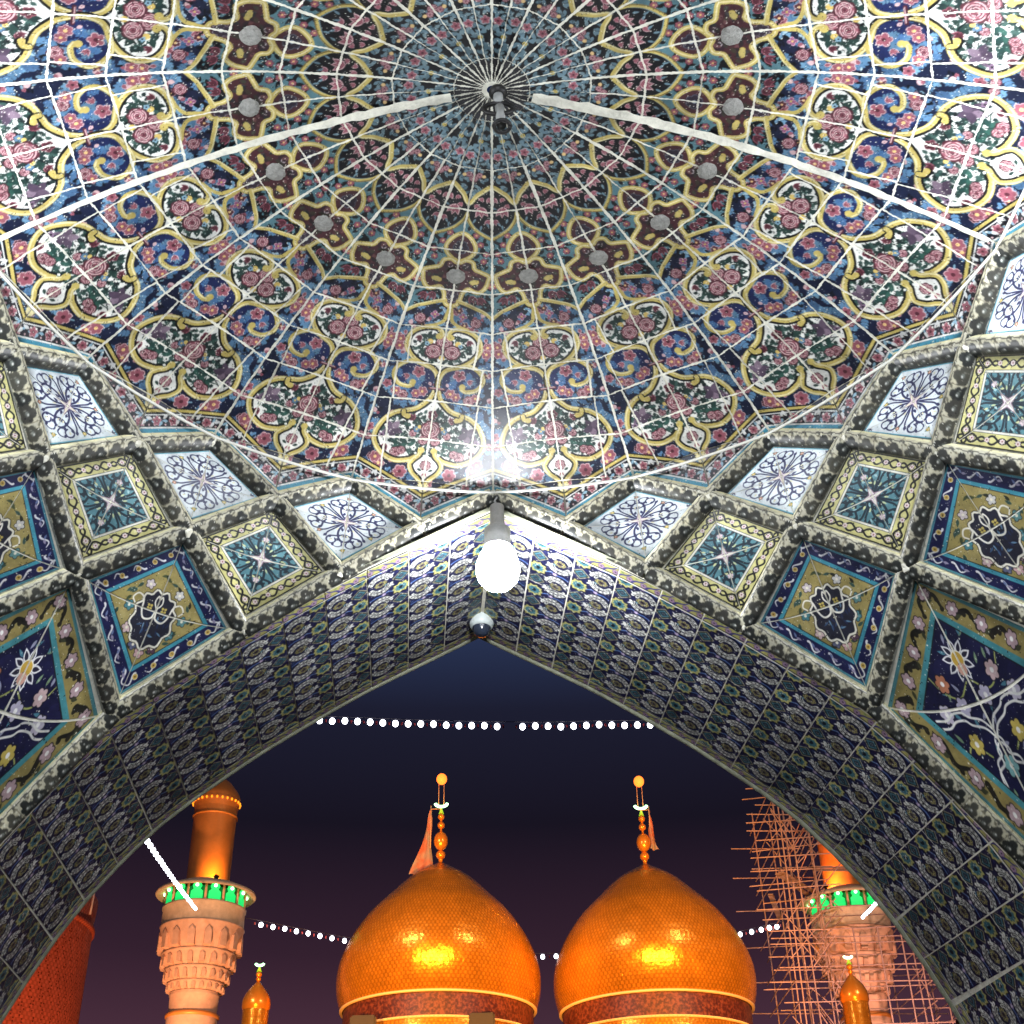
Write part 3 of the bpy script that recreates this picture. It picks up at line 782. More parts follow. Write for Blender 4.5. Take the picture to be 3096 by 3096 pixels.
bnd = lambda sg: (lambda r: sg * T10 * r - sg * .0006)
zero = lambda r: 0.0 * r
add_gore_tile(.012, RINGS[0], bnd(-1), zero); add_gore_tile(.012, RINGS[0], zero, bnd(1))
for i in range(len(RINGS) - 1):
    ra, rb = RINGS[i], RINGS[i + 1]
    if i in STRIP:
        w_ = STRIP[i]
        add_gore_tile(ra, rb, bnd(-1), lambda r, w_=w_: 0 * r - w_); add_gore_tile(ra, rb, lambda r, w_=w_: 0 * r - w_, zero)
        add_gore_tile(ra, rb, zero, lambda r, w_=w_: 0 * r + w_); add_gore_tile(ra, rb, lambda r, w_=w_: 0 * r + w_, bnd(1))
    else:
        add_gore_tile(ra, rb, bnd(-1), zero); add_gore_tile(ra, rb, zero, bnd(1))
for sg in (-1, 1):       # the two triangular tiles of the star point
    t = np.linspace(.0012, .1075, span(.106)); u = np.linspace(0, 1, span(.055))
    r1 = TIPR - (TIPR - CREASE) * t / .110 - .0006
    r = (CREASE + .001) + (r1 - CREASE - .001)[None] * u[:, None]
    gore_tiles.append(tile_data(np.stack([np.broadcast_to(sg * t[None], r.shape), r], -1), gore_canvas, gore_map, up_skirt))

tile_meshes = [mesh_np('tile', V, F, C, material=TILE) for V, F, C in gore_tiles]
off = 0; VV, FF, CC = [], [], []
for V, F, C in gore_tiles:
    VV.append(V); FF.append(F + off); CC.append(C); off += len(V)
gore_joined = mesh_np('tile_field', np.concatenate(VV), np.concatenate(FF), np.concatenate(CC), material=TILE)
# mortar bed of one gore
rr = np.concatenate([np.linspace(.006, CREASE, 40), [.64, .66, TIPR]])
ww = np.concatenate([T10 * np.linspace(.006, CREASE, 40), [.110 * (TIPR - x) / (TIPR - CREASE) for x in (.64, .66, TIPR)]])
U = np.stack([np.linspace(-1, 1, 9)[None] * (ww[:, None] + .0002), np.broadcast_to(rr[:, None], (len(rr), 9))], -1)
bedV = gore_map(U)
bedV[:, :, 2] += .0014
bedV[-3:, :, 1] += .010; bedV[-4, :, 1] += .004
bedV = bedV.reshape(-1, 3)
gore_bed = mesh_np('mortar_bed', bedV, grid_faces(len(rr), 9), material=PLASTER)

vault = empty('dome_vault', (AXIS[0], AXIS[1], 0), RZ)
tag(vault, 'shallow floral tiled dome overhead with gores meeting at a dark central hub', 'vault')
BOSS = mat('grey_boss', (150, 148, 142), rough=0.85, bump=0.9, bscale=160.0, grime=0.4, gscale=60)
bv = []
import bmesh
bm = bmesh.new(); bmesh.ops.create_icosphere(bm, subdivisions=3, radius=1.0)
for v in bm.verts:
    v.co *= 1 + .10 * math.sin(v.co.x * 17) * math.sin(v.co.y * 19 + 1) ; v.co.z *= .38
bossme = bpy.data.meshes.new('boss'); bm.to_mesh(bossme); bm.free(); bossme.materials.append(BOSS)
bossme.transform(Matrix.Translation(Vector(gore_map(np.array([0, .2915]))) + Vector((0, 0, .002))) @ Matrix.Scale(.0135 * S, 4))
for k in range(18):
    a = k - 8.5
    g = link('gore', gore_bed, vault); g.rotation_euler = (0, 0, -math.radians(20 * a))
    link('boss', bossme, g)
    if abs(a) < 5:
        for tm in tile_meshes:
            o = link('tile', tm, g); o.location = (rng.uniform(-.0012, .0012), rng.uniform(-.0012, .0012), rng.uniform(-.0016, 0))
    else:
        o = link('tile_field', gore_joined, g); o['kind'] = 'stuff'

# thick repaired seams left and right, and patches of loose mortar
def seam_mesh(w0, w1, seed):
    q = random.Random(seed); n = 60; V = []
    for i in range(n):
        r = .05 + (CREASE - .055) * i / (n - 1); f = i / (n - 1); w_ = (w0 * (1 - f) + w1 * f)
        for sg in (-1, 1):
            t = sg * w_ * (1 + q.uniform(-.25, .25)); p = gore_map(np.array([t, r])); V.append((p[0], p[1], p[2] - .006))
    V = np.array(V); F = np.array([(2 * i, 2 * i + 1, 2 * i + 3, 2 * i + 2) for i in range(n - 1)])
    return mesh_np('mortar_seam', V, F, material=PLASTER)
for a, w0, w1 in ((-4, .0065, .0035), (4, .0075, .0035)):
    o = link('mortar_seam', seam_mesh(w0, w1, int(a * 10) + 50), vault); o.rotation_euler = (0, 0, -math.radians(20 * a))

# ------------------------------------------------------------------ the net of ribs and coffers
NODE_Z = [1.117, 1.060, .980, .885, .757, .455]
def node(a, b):
    """intersection of rib a and rib b in vault-local S units"""
    j = int(round(b - a)); az = math.radians((a + b) * 10); r = R0 / math.cos(math.radians(10 * j))
    return np.array([r * math.sin(az), r * math.cos(az), NODE_Z[j]])

net = empty('rib_net', (AXIS[0], AXIS[1], 0), RZ)
tag(net, 'net of leaf patterned ribs and square tiled coffers below the dome', 'vault')
PAINT = {'white': paint_white(), 'teal': paint_teal(), 'yellow': paint_yellow(), 'navy': paint_navy()}
def toW(P): return np.stack([P[..., 0] * S, P[..., 1] * S, ZC + P[..., 2] * S], -1)
def coffer_meshes(kind, T, Lf, B, Rt, inset, recess):
    """T top, Lf left, B bottom, Rt right (S units): mortar bed + four triangular tiles"""
    cen = (T + Lf + B + Rt) / 4; nrm = np.cross(B - T, Rt - Lf); nrm /= np.linalg.norm(nrm)
    if nrm @ (np.array([0, 0, .5]) - cen) > 0: nrm = -nrm          # points away from the room
    def mp(U):
        u, v = U[..., 0:1], U[..., 1:2]
        u = inset + u * (1 - 2 * inset); v = inset + v * (1 - 2 * inset)
        P = (1 - u) * (1 - v) * T + u * (1 - v) * Lf + u * v * B + (1 - u) * v * Rt
        return toW(P + nrm * recess)
    out = []
    side = max(np.linalg.norm(Lf - T), np.linalg.norm(B - Lf)); n = span(side * .72)
    corners = [np.array(c_, float) for c_ in ((0, 0), (1, 0), (1, 1), (0, 1))]; ce = np.array([.5, .5])
    for k in range(4):
        a, b = corners[k], corners[(k + 1) % 4]; c3 = (a + b + ce) / 3
        sh = lambda p: p + (c3 - p) / np.linalg.norm(c3 - p) * .012
        a_, b_, e_ = sh(a), sh(b), sh(ce)
        i = np.linspace(0, 1, n)[:, None, None]; j = np.linspace(0, 1, span(side))[None, :, None]
        U = e_ * (1 - i) + (a_ * (1 - j) + b_ * j) * i
        V, F, C = tile_data(U, PAINT[kind], mp, nrm * .02)
        out.append(mesh_np('tile', V, F, C, material=TILE))
    g = np.linspace(-.16, 1.16, 7); U = np.stack(np.meshgrid(g, g, indexing='ij'), -1)
    bed = mesh_np('coffer', mp(U).reshape(-1, 3) + nrm * .003, grid_faces(7, 7), material=PLASTER)
    return bed, out
def rel(k2):   # base coffer centred on azimuth 0: rib indices may be half integers
    return k2
base = {'white': (0, 0), 'teal': (-.5, .5), 'yellow': (-1, 1), 'navy': (-1.5, 1.5)}
CM = {}
for kd, (a, b) in base.items():
    T, B, Lf, Rt = node(a, b), node(a - 1, b + 1), node(a - 1, b), node(a, b + 1)
    if kd == 'white': T = T + np.array([0, 0, -.004])
    CM[kd] = coffer_meshes(kd, T, Lf, B, Rt, {'white': .105, 'teal': .095, 'yellow': .078, 'navy': .056}[kd], .004)
def add_coffer(kd, az):
    bed, tiles = CM[kd]
    o = link('coffer', bed, net); o.rotation_euler = (0, 0, -math.radians(az))
    for t in tiles: link('tile', t, o)
for sg in (-1, 1):
    for k in (1, 2, 3, 4): add_coffer('white', sg * 20 * k)
    for k in (30, 50, 70): add_coffer('teal', sg * k)
    for k in (40, 60): add_coffer('yellow', sg * k)
    add_coffer('navy', sg * 50)
# ribs: straight moulded segments between nodes, in the rib's own plane
RW, RH = .0138, .0085
def rib_mesh(j, sg, arch=False):
    A = np.array([sg * R0 * math.tan(math.radians(10 * j)), R0, NODE_Z[j]]); B = np.array([sg * R0 * math.tan(math.radians(10 * (j + 1))), R0, NODE_Z[j + 1]])
    d = B - A; Lr = np.linalg.norm(d); d /= Lr
    bdir = np.array([0, 0, .45]) - (A + B) / 2; bdir -= d * (bdir @ d); bdir /= np.linalg.norm(bdir)
    adir = np.cross(d, bdir)
    if adir[2] < 0: adir = -adir
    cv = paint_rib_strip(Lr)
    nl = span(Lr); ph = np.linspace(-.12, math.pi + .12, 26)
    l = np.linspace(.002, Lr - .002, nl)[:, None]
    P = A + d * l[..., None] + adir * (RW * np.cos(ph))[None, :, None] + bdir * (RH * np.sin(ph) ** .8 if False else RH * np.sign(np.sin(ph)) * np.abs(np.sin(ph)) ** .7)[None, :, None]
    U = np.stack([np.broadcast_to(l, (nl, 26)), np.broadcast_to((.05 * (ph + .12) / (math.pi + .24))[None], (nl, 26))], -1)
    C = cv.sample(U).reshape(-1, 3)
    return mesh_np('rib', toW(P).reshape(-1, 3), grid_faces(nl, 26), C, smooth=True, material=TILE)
RIBS = {(j, sg): rib_mesh(j, sg) for j in range(5) for sg in (-1, 1)}
bm = bmesh.new(); bmesh.ops.create_icosphere(bm, subdivisions=2, radius=1.0)
for v in bm.verts: v.co *= 1 + .12 * math.sin(v.co.x * 7 + v.co.y * 5) * math.cos(v.co.z * 6)
knot = bpy.data.meshes.new('mortar_knot'); bm.to_mesh(knot); bm.free(); knot.materials.append(PLASTER)
for v in (-5, -4, -3, -2, -1, 0, 1, 2, 3, 4, 5):
    for sg in (-1, 1):
        for j in range(5):
            # segment j runs from node (v, v+sg*j) to (v, v+sg*(j+1)); keep those inside the front and side arches
            o_ = v + sg * (j + 1)
            if not (-5 <= o_ <= 5): continue
            if v * o_ < 0: continue
            if (v > 0 and o_ < 0) or (v < 0 and o_ > 0): continue
            o = link('rib', RIBS[(j, sg)], net); o.rotation_euler = (0, 0, -math.radians(20 * v))
seen = set()
for a in range(-5, 6):
    for b in range(a, 6):
        if (a < 0 < b) or b - a > 4: continue
        p = toW(node(a, b)); o = link('mortar_knot', knot, net); o.location = p; s_ = rng.uniform(.026, .034); o.scale = (s_, s_, s_ * .9)
        o.rotation_euler = (rng.random() * 3, rng.random() * 3, 0)

# ------------------------------------------------------------------ the pointed entrance arch (soffit)
PROF = np.array([(0, 1.097), (.08, 1.053), (.14, 1.021), (.20, .988), (.25, .957), (.305, .921), (.365, .881), (.42, .840), (.475, .797), (.531, .748),
                 (.58, .693), (.626, .634), (.667, .570), (.70, .508), (.733, .438), (.758, .37), (.778, .29), (.790, .20), (.795, .1), (.795, -.53)])
seg = np.hypot(*np.diff(PROF, axis=0).T); ARC = np.concatenate([[0], np.cumsum(seg)])
def prof(s_): return np.array([np.interp(s_, ARC, PROF[:, 0]), np.interp(s_, ARC, PROF[:, 1])])
Y0, Y1 = R0 + .010, 1.050
SKEW = -.062
COURSE = .0718
arch = empty('entrance_arch', (AXIS[0], AXIS[1], 0), RZ)
tag(arch, 'pointed archway lined with blue chain and flower patterned tiles', 'arch')
soff_c = paint_soffit(); bord_c = [paint_soffit_border(1), paint_soffit_border(2)]
e2 = np.array([SKEW, 1, 0]); e2n = np.linalg.norm(e2); e2 /= e2n
FB0, FB1 = Y0 + .002, Y0 + .030
FF0, FF1 = 1.024, Y1 - .001
FIELD = (FB1, FF0)
def soffit_meshes(side):
    """tile meshes in a local frame x = along the arc, y = into the depth, z = away from the room"""
    out = []
    shear = SKEW * side * .82
    def mp_field(U): 
        a = U[..., 0] * COURSE; d = (FIELD[0] - Y0) + U[..., 1] / 5 * (FIELD[1] - FIELD[0])
        return np.stack([(a + d * shear) * S, d * S, np.zeros_like(a)], -1)
    na = span(COURSE)
    for k in range(3):
        g = .018
        dd = np.linspace(5 * k / 3 + (.012 if k else .02), 5 * (k + 1) / 3 - (.012 if k < 2 else .02), span((FIELD[1] - FIELD[0]) / 3))
        aa = np.linspace(g, 1 - g, na)
        U = np.stack([np.broadcast_to(aa[None], (len(dd), na)), np.broadcast_to(dd[:, None], (len(dd), na))], -1)
        out.append(tile_data(U, soff_c, mp_field, np.array([0, 0, .012])))
    for (y0, y1), cv in (((FB0, FB1), bord_c[0]), ((FF0, FF1), bord_c[1])):
        def mp_b(U, y0=y0, y1=y1):
            a = U[..., 0] * COURSE; d = (y0 - Y0) + U[..., 1] / .36 * (y1 - y0)
            return np.stack([(a + d * shear) * S, d * S, np.zeros_like(a)], -1)
        dd = np.linspace(.012, .348, span(y1 - y0)); aa = np.linspace(.02, .98, na)
        U = np.stack([np.broadcast_to(aa[None], (len(dd), na)), np.broadcast_to(dd[:, None], (len(dd), na))], -1)
        out.append(tile_data(U, cv, mp_b, np.array([0, 0, .012])))
    return [mesh_np('tile', V, F, C, material=TILE) for V, F, C in out]
for side in (-1, 1):
    SM = soffit_meshes(side)
    for i in range(21):
        p0, p1 = prof(i * COURSE + .002), prof((i + 1) * COURSE)
        P0 = np.array([side * p0[0], Y0, p0[1]]); P1 = np.array([side * p1[0], Y0, p1[1]])
        x_ = P1 - P0; x_ /= np.linalg.norm(x_)
        n_ = np.cross(x_, e2); n_ /= np.linalg.norm(n_)
        if n_[2] < 0 or (abs(n_[2]) < .05 and n_[0] * side < 0): n_ = -n_
        y_ = np.cross(n_, x_)
        if y_[1] < 0: y_ = -y_
        W = toW(P0)
        M = Matrix(((x_[0], y_[0], n_[0], W[0]), (x_[1], y_[1], n_[1], W[1]), (x_[2], y_[2], n_[2], W[2]), (0, 0, 0, 1)))
        for tm in SM:
            if M.to_3x3().determinant() < 0:
                pass
            o = link('tile', tm, arch); o.matrix_local = M
# mortar bed, front lip and mouldings of the arch
def arch_strip(name, ya, yb, off, material, n=110, sides=(-1, 1), dz=0.0):
    for side in sides:
        V = []
        for i in range(n):
            s_ = ARC[-1] * i / (n - 1); p = prof(s_); q_ = prof(min(s_ + .004, ARC[-1])); p_ = prof(max(s_ - .004, 0))
            d = q_ - p_; d /= np.linalg.norm(d); nn = np.array([-d[1], d[0]]);  nn = nn if nn[1] >= -1e-6 and nn[0] >= -1e-6 else np.abs(nn)
            if i == 0: nn = np.array([0, 1.15])
            for y in (ya, yb):
                V.append((side * (p[0] + nn[0] * off) + SKEW * (y - R0), y, p[1] + nn[1] * off))
        F = np.array([(2 * i, 2 * i + 1, 2 * i + 3, 2 * i + 2) for i in range(n - 1)])
        link(name, mesh_np(name, toW(np.array(V)), F, material=material), arch)
LIP = mat('arch_edge', (150, 152, 130), rough=0.6, grime=0.5, gscale=14, bump=.3, bscale=40)
arch_strip('mortar_bed', Y0 - .001, Y1, .0009, PLASTER)
arch_strip('back_lip', Y0 - .013, Y0 - .001, .0012, LIP)
def arch_tube(name, y, off, w, h, material, n=120):
    """flattened half-round moulding that follows the arch"""
    for side in (-1, 1):
        V = []; k = 9
        for i in range(n):
            s_ = ARC[-1] * i / (n - 1); p = prof(s_); q_ = prof(min(s_ + .004, ARC[-1])); p_ = prof(max(s_ - .004, 0))
            d = q_ - p_; d /= np.linalg.norm(d); nn = np.array([abs(d[1]), abs(d[0])])
            for t in range(k):
                ph = math.pi * t / (k - 1); yy = y + w * math.cos(ph); o_ = off - h * math.sin(ph)
                V.append((side * (p[0] + nn[0] * o_) + SKEW * (yy - R0), yy, p[1] + nn[1] * o_))
        link(name, mesh_np(name, toW(np.array(V)), grid_faces(n, k), smooth=True, material=material), arch)
arch_tube('edge_moulding', Y1 + .005, .003, .006, .006, LIP)
# wall face of the gateway above and beside the opening, seen only from the courtyard
FACE = mat('gateway_brick', (168, 140, 104), rough=.9, grime=.4)
V = []; n = 80
for i in range(n):
    p = prof(ARC[-1] * i / (n - 1)); V.append((p[0], p[1]))
inner = [(-x, z) for x, z in V[::-1]] + V[1:]
vv = []
for (x, z) in inner:
    vv.append((x + SKEW * (Y1 - R0), Y1 + .016, z + .012)); ang = math.atan2(z - .2, x if abs(x) > 1e-6 else 1e-6)
    ox = max(-1.5, min(1.5, x * 2.0)); oz = 1.75 if z > .35 else max(z, -.533)
    if z <= .35: ox = math.copysign(1.5, x)
    vv.append((ox + SKEW * (Y1 - R0), Y1 + .016, oz))
F = np.array([(2 * i, 2 * i + 1, 2 * i + 3, 2 * i + 2) for i in range(len(inner) - 1)])
link('facade', mesh_np('facade', toW(np.array(vv)), F, material=FACE), arch)

# side walls of the gate chamber and its floor
WALLM = mat('side_wall_tile', (120, 118, 96), rough=.6, grime=.4, mix=((60, 80, 110), 6.0))
for nm, az in (('wall_left', -100), ('wall_right', 100)):
    a = math.radians(az); c_, s__ = math.cos(a), math.sin(a)
    cx, cy = .70 * s__, .70 * c_
    tx, ty = c_, -s__
    P = np.array([[cx + tx * q_, cy + ty * q_, z] for q_, z in ((-1.3, -.533), (1.3, -.533), (1.3, 1.0), (-1.3, 1.0))])
    o = link(nm, mesh_np(nm, toW(P), np.array([[0, 1, 2, 3]]), material=WALLM)); o.location = (AXIS[0], AXIS[1], 0); o.rotation_euler = (0, 0, RZ); o['kind'] = 'structure'
GROUND = mat('stone_paving', (120, 112, 102), rough=.6, grime=.3, gscale=2.0)
o = link('ground', box_mesh('ground', -400, 400, -60, 900, -.2, 0, GROUND)); o['kind'] = 'structure'

# ------------------------------------------------------------------ lamps and fittings in the vault
def vl(x, y, z):
    """vault-local S units -> world"""
    c_, s__ = math.cos(RZ), math.sin(RZ); X, Y = x * S, y * S
    return (AXIS[0] + X * c_ - Y * s__, AXIS[1] + X * s__ + Y * c_, ZC + z * S)
BULB = mat('lit_bulb', (255, 255, 255), rough=.4, emit=(246, 250, 255), estr=140.0)
BULB2 = mat('lit_bulb_bright', (255, 255, 255), rough=.4, emit=(240, 247, 255), estr=270.0)
SOCK = mat('grey_socket', (150, 150, 148), rough=.6, grime=.2, gscale=40)
CHROME = mat('grey_steel', (150, 150, 150), rough=.35, metal=.8)
DARKM = mat('dark_iron', (40, 38, 38), rough=.5, metal=.5)
def bulb_lamp(az, r, dx, label, strength=None):
    a = math.radians(az)
    p = vl(r * math.sin(a) + dx, r * math.cos(a), .946)
    t = tag(empty('bulb_lamp', p), label, 'lamp', 'bulbs hung at the arch crowns')
    pr = [(0, 0), (.03, .003), (.062, .018), (.088, .05), (.099, .092), (.096, .128), (.084, .162), (.070, .192), (.062, .215)]
    lathe_obj('bulb', pr, t, BULB2 if strength else BULB, 40)
    lathe_obj('socket', [(.063, .214), (.061, .225), (.060, .262), (.060, .31), (.052, .318), (.034, .33), (.032, .44), (.0, .44)], t, SOCK, 32)
    link('wire', tube_mesh('wire', [(0, 0, .44), (-.012, 0, .47), (.004, .004, .50), (.014, .01, .54)], .005, 6, SOCK), t)
    return t
bulb_lamp(0, .625, .006, 'glaring white bulb hanging at the crown of the entrance arch')
bulb_lamp(-103, .60, 0, 'white bulb at the crown of the west side arch beyond the picture edge', 1)
bulb_lamp(103, .60, 0, 'white bulb at the crown of the east side arch beyond the picture edge', 1)
bulb_lamp(180, .60, 0, 'white bulb at the crown of the arch behind the viewer', 1)

# dome camera near the front of the arch crown
cc = vl(-.0205, .985, 1.060)
t = tag(empty('security_camera', cc), 'small white dome security camera at the arch crown over the dark sky', 'camera')
WPL = mat('white_plastic', (206, 214, 212), rough=.35)
GLD = mat('smoked_dome', (46, 54, 70), rough=.06, coat=1.0)
lathe_obj('housing', [(.0, .125), (.045, .122), (.062, .112), (.068, .095), (.064, .066), (.056, .050), (.050, .050)], t, WPL, 40)
lathe_obj('lens_dome', [(.050, .052), (.049, .036), (.042, .018), (.028, .004), (.012, 0), (0, 0)], t, GLD, 40)
lathe_obj('lens', [(0, .0235), (.012, .024), (.014, .03), (.014, .05)], t, DARKM, 20)
for dx in (-.028, .022): link('conduit', tube_mesh('conduit', [(dx, -.02, .12), (dx, -.10, .155), (dx, -.30, .160)], .007, 8, WPL), t)

# hook at the hub
t = tag(empty('ceiling_hook', vl(.0075, 0, 1.2806 - .006)), 'grey rod with a dark ring hanging from the hub of the dome', 'hook')
lathe_obj('hub_plate', [(0, .012), (.032, .012), (.034, .0), (.02, -.012), (0, -.014)], t, DARKM, 24)
link('rod', tube_mesh('rod', [(0, 0, 0), (.0, .004, -.055)], .018, 14, SOCK), t)
ring = [(.052 * math.cos(a), .0, -.085 + .030 * math.sin(a)) for a in np.linspace(0, 2 * math.pi, 25)]
link('ring', tube_mesh('ring', ring, .009, 8, DARKM), t)
link('rod', tube_mesh('rod', [(.004, .0, -.075), (.010, .004, -.175)], .017, 14, SOCK), t)
link('ring', tube_mesh('ring', [(.012 + .028 * math.cos(a), .028 * math.sin(a), -.18) for a in np.linspace(0, 2 * math.pi, 19)], .008, 8, DARKM), t)

# thin cable clipped along the foot of the dome
pts = []
for k in range(-5, 6):
    a = math.radians(20 * k); f = .998; rr_ = R0 * .985
    z = zsph(rr_) - .014
    pts.append(Vector(vl(rr_ * math.sin(a), rr_ * math.cos(a), z)))
fine = []
for i in range(len(pts) - 1):
    for q_ in range(8):
        u = q_ / 8; p = pts[i].lerp(pts[i + 1], u); p.z -= .012 * math.sin(u * math.pi); fine.append(p)
fine.append(pts[-1])
tag(link('cable', tube_mesh('cable', fine, .0062, 6, mat('white_cable', (226, 224, 214), rough=.6))), 'thin white cable strung along the star shaped foot of the dome', 'cable')

# ------------------------------------------------------------------ the shrine across the courtyard
def gold_mat(name, col, rough, metal, vs):
    mt = mat(name, col, rough=rough, metal=metal, grime=.22, gscale=1.2)
    N, K = mt.node_tree.nodes, mt.node_tree.links; b = N['Principled BSDF']
    tc = N.new('ShaderNodeTexCoord'); sp = N.new('ShaderNodeSeparateXYZ'); K.new(tc.outputs['Object'], sp.inputs[0])
    at = N.new('ShaderNodeMath'); at.operation = 'ARCTAN2'; K.new(sp.outputs[1], at.inputs[0]); K.new(sp.outputs[0], at.inputs[1])
    cb = N.new('ShaderNodeCombineXYZ'); K.new(at.outputs[0], cb.inputs[0]); K.new(sp.outputs[2], cb.inputs[1])
    br = N.new('ShaderNodeTexBrick'); br.inputs['Scale'].default_value = 1.0; br.inputs['Brick Width'].default_value = vs[0]; br.inputs['Row Height'].default_value = vs[1]
    br.inputs['Mortar Size'].default_value = .010; br.inputs['Color1'].default_value = (1, 1, 1, 1); br.inputs['Color2'].default_value = (.72, .72, .72, 1); br.inputs['Mortar'].default_value = (.35, .3, .25, 1)
    K.new(cb.outputs[0], br.inputs['Vector'])
    mx = N.new('ShaderNodeMix'); mx.data_type = 'RGBA'; mx.blend_type = 'MULTIPLY'; mx.inputs[0].default_value = .55
    old = b.inputs['Base Color'].links[0].from_socket
    K.new(old, mx.inputs[6]); K.new(br.outputs['Color'], mx.inputs[7]); K.new(mx.outputs[2], b.inputs['Base Color'])
    bp = N.new('ShaderNodeBump'); bp.inputs['Strength'].default_value = .8; bp.inputs['Distance'].default_value = .045
    nz = N.new('ShaderNodeTexNoise'); nz.inputs['Scale'].default_value = 2.6; nz.inputs['Detail'].default_value = 5; K.new(tc.outputs['Object'], nz.inputs['Vector'])
    ad = N.new('ShaderNodeMath'); ad.operation = 'ADD'; K.new(br.outputs['Color'], ad.inputs[0]); K.new(nz.outputs['Fac'], ad.inputs[1])
    K.new(ad.outputs[0], bp.inputs['Height']); K.new(bp.outputs[0], b.inputs['Normal'])
    return mt
GOLD = gold_mat('gold_sheet', (236, 158, 46), .27, .6, (.045, .182))
GOLDB = mat('polished_gold', (236, 150, 50), rough=.25, metal=.55)
BANDM = mat('maroon_band', (62, 20, 18), rough=.5, mix=((112, 56, 40), 7.0))
BEAD = mat('pale_bead', (226, 196, 150), rough=.5)
ORB = mat('buff_brick', (214, 166, 134), rough=.7, grime=.25, gscale=1.6, bump=.5, bscale=9.0)
STONE = mat('tan_stone', (196, 172, 142), rough=.75, grime=.3, gscale=2.0, bump=.3, bscale=10.0)
ORB2 = mat('gilded_brick', (222, 138, 60), rough=.5, metal=.25, grime=.2, gscale=1.0, bump=.25, bscale=12.0)
GREENL = mat('green_light', (20, 200, 90), emit=(24, 225, 110), estr=1.0)
GREENS = mat('green_sign', (180, 255, 190), emit=(176, 255, 190), estr=5.0)
REDL = mat('orange_beacon', (255, 120, 50), emit=(255, 118, 40), estr=2.4)
WHITEL = mat('white_bulb', (255, 255, 255), emit=(238, 240, 255), estr=9.0)
AMBER = mat('amber_bulb', (255, 170, 40), emit=(255, 150, 30), estr=1.6)

def smooth_prof(pts, n):
    P = spline(pts, 14); d = np.concatenate([[0], np.cumsum(np.hypot(*np.diff(P, axis=0).T))]); s_ = np.linspace(0, d[-1], n)
    return np.stack([np.interp(s_, d, P[:, 0]), np.interp(s_, d, P[:, 1])], 1)

def beads(name, r, z, n, br, parent, m):
    V0, F0 = [], []
    bmx = bmesh.new(); bmesh.ops.create_icosphere(bmx, subdivisions=1, radius=br)
    vs = np.array([v.co[:] for v in bmx.verts]); fs = np.array([[v.index for v in f.verts] for f in bmx.faces]); bmx.free()
    V = []; F = []
    for i in range(n):
        a = 2 * math.pi * i / n; V.append(vs + np.array([r * math.cos(a), r * math.sin(a), z])); F.append(fs + i * len(vs))
    o = link(name, mesh_np(name, np.concatenate(V), np.concatenate(F), material=m), parent); o['kind'] = 'stuff'
    return o

def ball(name, r, z, parent, m, sz=1.0, x=0., y=0.):
    n = 13; pr = [(r * math.sin(math.pi * i / (n - 1)), z + r * sz * -math.cos(math.pi * i / (n - 1))) for i in range(n)]
    o = lathe_obj(name, pr, parent, m, 24); o.location = (x, y, 0); return o

